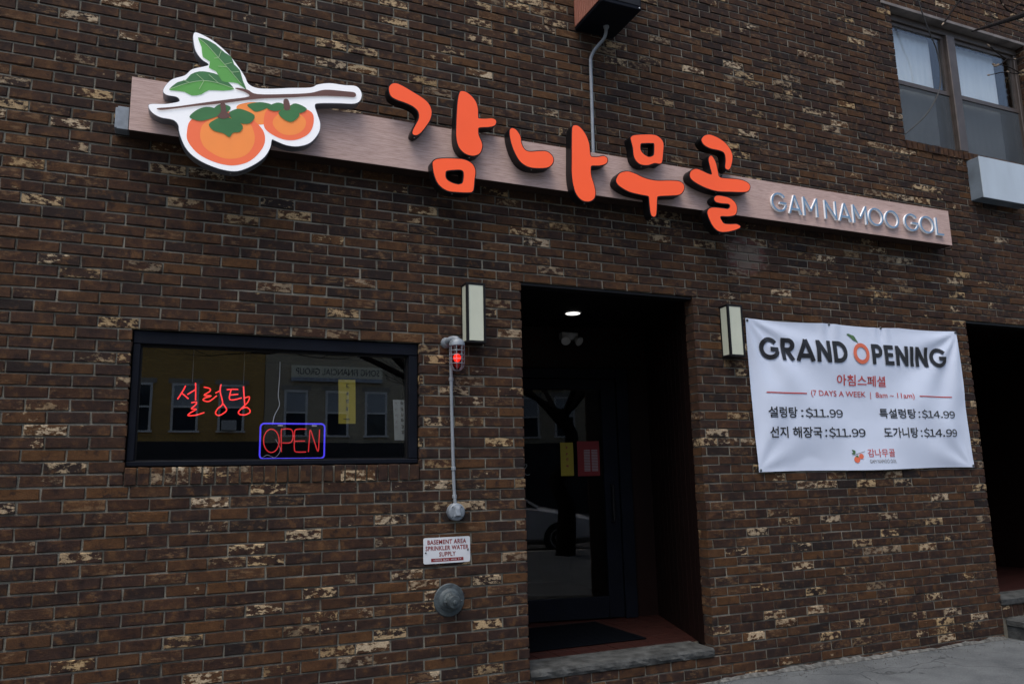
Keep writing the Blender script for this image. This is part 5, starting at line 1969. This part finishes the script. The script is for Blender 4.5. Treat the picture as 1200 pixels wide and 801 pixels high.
def far_house(label, x0, x1, zr, mat, wins, store_z, extra=None, depth=9.0):
    t = thing('brick_house', label, 'building', ((x0 + x1) / 2, FB, 0), 'houses across the street')
    m = MB()
    m.box(x0, x1, FB - depth, FB, store_z + .002, zr)
    m.build('wall', MAT[mat], t)
    m = MB()
    m.box(x0 - .02, x1 + .02, FB - .25, FB + .22, zr + .001, zr + .35)
    m.build('cornice', MAT['far_frame'], t)
    m = MB()
    m.box(x0, x1, FB - depth, FB + .10, 0, store_z)
    m.build('shopfront', MAT['far_store'], t)
    for (a, b, c, d, kind) in wins:
        f = MB()
        w = .075
        f.box(a, b, FB + .002, FB + .05, d - w, d)
        f.box(a - .05, b + .05, FB + .002, FB + .09, c - .06, c)
        f.box(a, a + w, FB + .0025, FB + .0495, c, d - w)
        f.box(b - w, b, FB + .0025, FB + .0495, c, d - w)
        mid = c + (d - c) * .5
        f.box(a + w, b - w, FB + .003, FB + .045, mid - .03, mid + .03)
        fo = f.build('window', MAT['far_frame'], t)
        g_ = MB()
        g_.box(a + w, b - w, FB + .002, FB + .012, c, mid - .031)
        g_.build('pane', MAT['far_glass'], fo)
        g_ = MB()
        g_.box(a + w, b - w, FB + .002, FB + .014, mid + .031, d - w - .001)
        g_.build('pane', MAT['far_blind' if kind != 'd' else 'far_glass'], fo)
        g_ = MB()
        g_.box(a - .12, b + .12, FB + .001, FB + .035, d + .002, d + .17)
        g_.build('lintel', MAT['far_stone'], fo)
        if kind == 'ac':
            g_ = MB()
            g_.cbox(a + w + .05, a + w + .53, FB + .046, FB + .33, c + .005, c + .34, .01)
            g_.build('window_air_conditioner', MAT['spot'], fo)
    return t


up_ = lambda xs_, z0, z1, kinds: [(a, b, z0, z1, k) for (a, b), k in zip(xs_, kinds)]
gold = up_([(-5.4, -4.55), (-3.9, -3.05), (-2.3, -1.45), (-.6, .26), (.86, 1.72), (2.35, 3.22)], 3.27, 4.87, 'bdbdba')
gold = [(a, b, c, d, 'ac' if k == 'a' else k) for a, b, c, d, k in gold]
gold += [(a, b, c + 3.0, d + 3.0, 'b') for a, b, c, d, k in gold]
far_house('golden brick house with upstairs windows across the street', -8.0, 3.86, 9.6, 'far_gold', gold, 2.9)
grey = up_([(4.55, 5.38), (6.02, 6.86), (7.46, 8.30), (9.3, 10.15), (11.0, 11.85), (12.6, 13.45)], 3.12, 4.74, 'bbbdbb')
grey += [(a, b, c + 3.05, d + 3.05, 'b') for a, b, c, d, k in grey]
far_house('tan grey brick house with a cream sign board across the street', 3.88, 14.4, 9.7, 'far_grey', grey, 2.85)
gold2 = up_([(15.2, 16.1), (16.9, 17.8), (18.6, 19.5), (20.3, 21.2), (22.0, 22.9)], 3.2, 4.8, 'bdbbd')
gold2 += [(a, b, c + 3.0, d + 3.0, 'b') for a, b, c, d, k in gold2]
far_house('ochre brick house furthest right across the street', 14.42, 24.0, 9.3, 'far_gold', gold2, 2.9)
left2 = up_([(-16.5, -15.6), (-14.8, -13.9), (-13.1, -12.2), (-11.0, -10.1)], 3.2, 4.8, 'bdbb')
left2 += [(a, b, c + 3.0, d + 3.0, 'b') for a, b, c, d, k in left2]
far_house('tan brick house furthest left across the street', -17.5, -8.02, 9.4, 'far_grey', left2, 2.9)
sg = thing('sign_board', 'cream sign board with a financial group name on the house across the street', 'sign', (6.41, FB, 5.07))
m = MB()
m.cbox(4.76, 8.08, FB + .06, FB + .16, 5.20, 5.63, .008)
m.build('board', MAT['far_sign'], sg)
m = MB()
m.cbox(4.76, 8.08, FB + .06, FB + .158, 5.06, 5.198, .006)
m.build('strip', MAT['far_strip'], sg)
m = MB()
m.box(4.9, 7.9, FB - .01, FB + .061, 5.3, 5.4)
m.build('bracket', MAT['far_store'], sg)
text_mesh('lettering', 'SONG FINANCIAL GROUP', 4.90, 7.96, 5.30, 5.54, FB + .162, MAT['ink_black'], sg, .004, facing=1)
for q in range(9):
    mark_mesh('lettering', 4.95 + q * .23, 5.10 + q * .23, 5.09, 5.17, FB + .1605, MAT['ink_grey'], sg, 2)

# ================================================================ parked white car (mirrored in the door)
def car(label, x_front, yc, z0):
    t = thing('parked_car', label, 'car', (x_front - 2.2, yc, z0))
    # stations along the length: distance from the front, lower z, belt z, half width low, half width belt
    st = [(.00, .30, .62, .55, .50), (.10, .24, .72, .78, .72), (.45, .20, .80, .88, .84), (.95, .20, .90, .90, .87), (1.35, .20, .97, .90, .88),
          (2.2, .20, 1.00, .91, .89), (3.2, .20, 1.02, .91, .89), (3.9, .22, 1.03, .90, .86), (4.25, .28, 1.00, .84, .78), (4.38, .36, .90, .70, .62)]
    m = MB()
    n = 0
    vv, ff = [], []
    for d, zl, zb_, wl_, wb in st:
        x = x_front - d
        ring = [(-wl_ * .8, zl), (-wl_, zl + .12), (-wl_ * 1.01, (zl + zb_) / 2), (-wb, zb_ - .05), (-wb * .86, zb_), (wb * .86, zb_), (wb, zb_ - .05), (wl_ * 1.01, (zl + zb_) / 2), (wl_, zl + .12), (wl_ * .8, zl)]
        vv += [(x, yc + a, z0 + b) for a, b in ring]
    k = 10
    for i in range(len(st) - 1):
        for j in range(k):
            ff.append((i * k + j, i * k + (j + 1) % k, (i + 1) * k + (j + 1) % k, (i + 1) * k + j))
    ff += [tuple(range(k)), tuple((len(st) - 1) * k + j for j in range(k))]
    m.add(vv, ff)
    m.build('body', MAT['car_white'], t, True)
    cab = [(1.25, .96, .80), (1.95, 1.38, .64), (2.5, 1.46, .62), (3.2, 1.44, .62), (3.75, 1.34, .62), (4.15, 1.0, .74)]
    g_, r_ = MB(), MB()
    vv, ff = [], []
    for d, z, w in cab:
        x = x_front - d
        lowz, lw = .97, .84
        vv += [(x, yc - lw if 1.3 < d < 4.1 else yc - w, z0 + lowz), (x, yc - w, z0 + z), (x, yc + w, z0 + z), (x, yc + lw if 1.3 < d < 4.1 else yc + w, z0 + lowz)]
    for i in range(len(cab) - 1):
        for j in range(3):
            ff.append((i * 4 + j, i * 4 + j + 1, i * 4 + 5 + j, i * 4 + 4 + j))
    g_.add(vv, ff)
    g_.build('windows', MAT['car_glass'], t, True)
    for s in (-1, 1):
        p = MB()
        p.tube([(x_front - d, yc + s * (w + .005), z0 + z + .005) for d, z, w in cab], .03, 6)
        p.build('roof_rail', MAT['car_white'], t, True)
        for d in (2.05, 2.75, 3.45):
            p = MB()
            p.tube([(x_front - d, yc + s * .855, z0 + .97), (x_front - d - .1, yc + s * .635, z0 + 1.40)], .025, 6)
            p.build('pillar', MAT['car_white'], t, True)
    r_.add([(x_front - d, yc + s * w * .98, z0 + z + .012) for d, z, w in cab[1:5] for s in (-1, 1)], [(i * 2, i * 2 + 1, i * 2 + 3, i * 2 + 2) for i in range(3)])
    r_.build('roof', MAT['car_white'], t, True)
    for d in (.82, 3.45):
        for s in (-1, 1):
            w_ = MB()
            w_.lathe((x_front - d, yc + s * .72, z0 + .33), (0, s, 0), [(0, .26), (.01, .32), (.05, .335), (.17, .335), (.205, .315), (.212, .22)], 24)
            wo_ = w_.build('wheel', MAT['rubber'], t, True)
            w_ = MB()
            w_.lathe((x_front - d, yc + s * .72, z0 + .33), (0, s, 0), [(.19, .215), (.216, .205), (.206, .12), (.222, .05), (.224, .02)], 24)
            w_.build('rim', MAT['rim'], wo_, True)
    for s in (-1, 1):
        h_ = MB()
        h_.cbox(x_front - .22, x_front - .045, yc + s * .62 - .15, yc + s * .62 + .15, z0 + .58, z0 + .70, .03)
        h_.build('headlight', MAT['lamp_clear'], t)
        h_ = MB()
        h_.cbox(x_front - 4.37, x_front - 4.2, yc + s * .66 - .11, yc + s * .66 + .11, z0 + .74, z0 + .92, .03)
        h_.build('tail_light', MAT['lamp_red'], t)
    return t


car('white hatchback parked at the near kerb, mirrored in the entrance door', 5.6, -9.1, -.14)
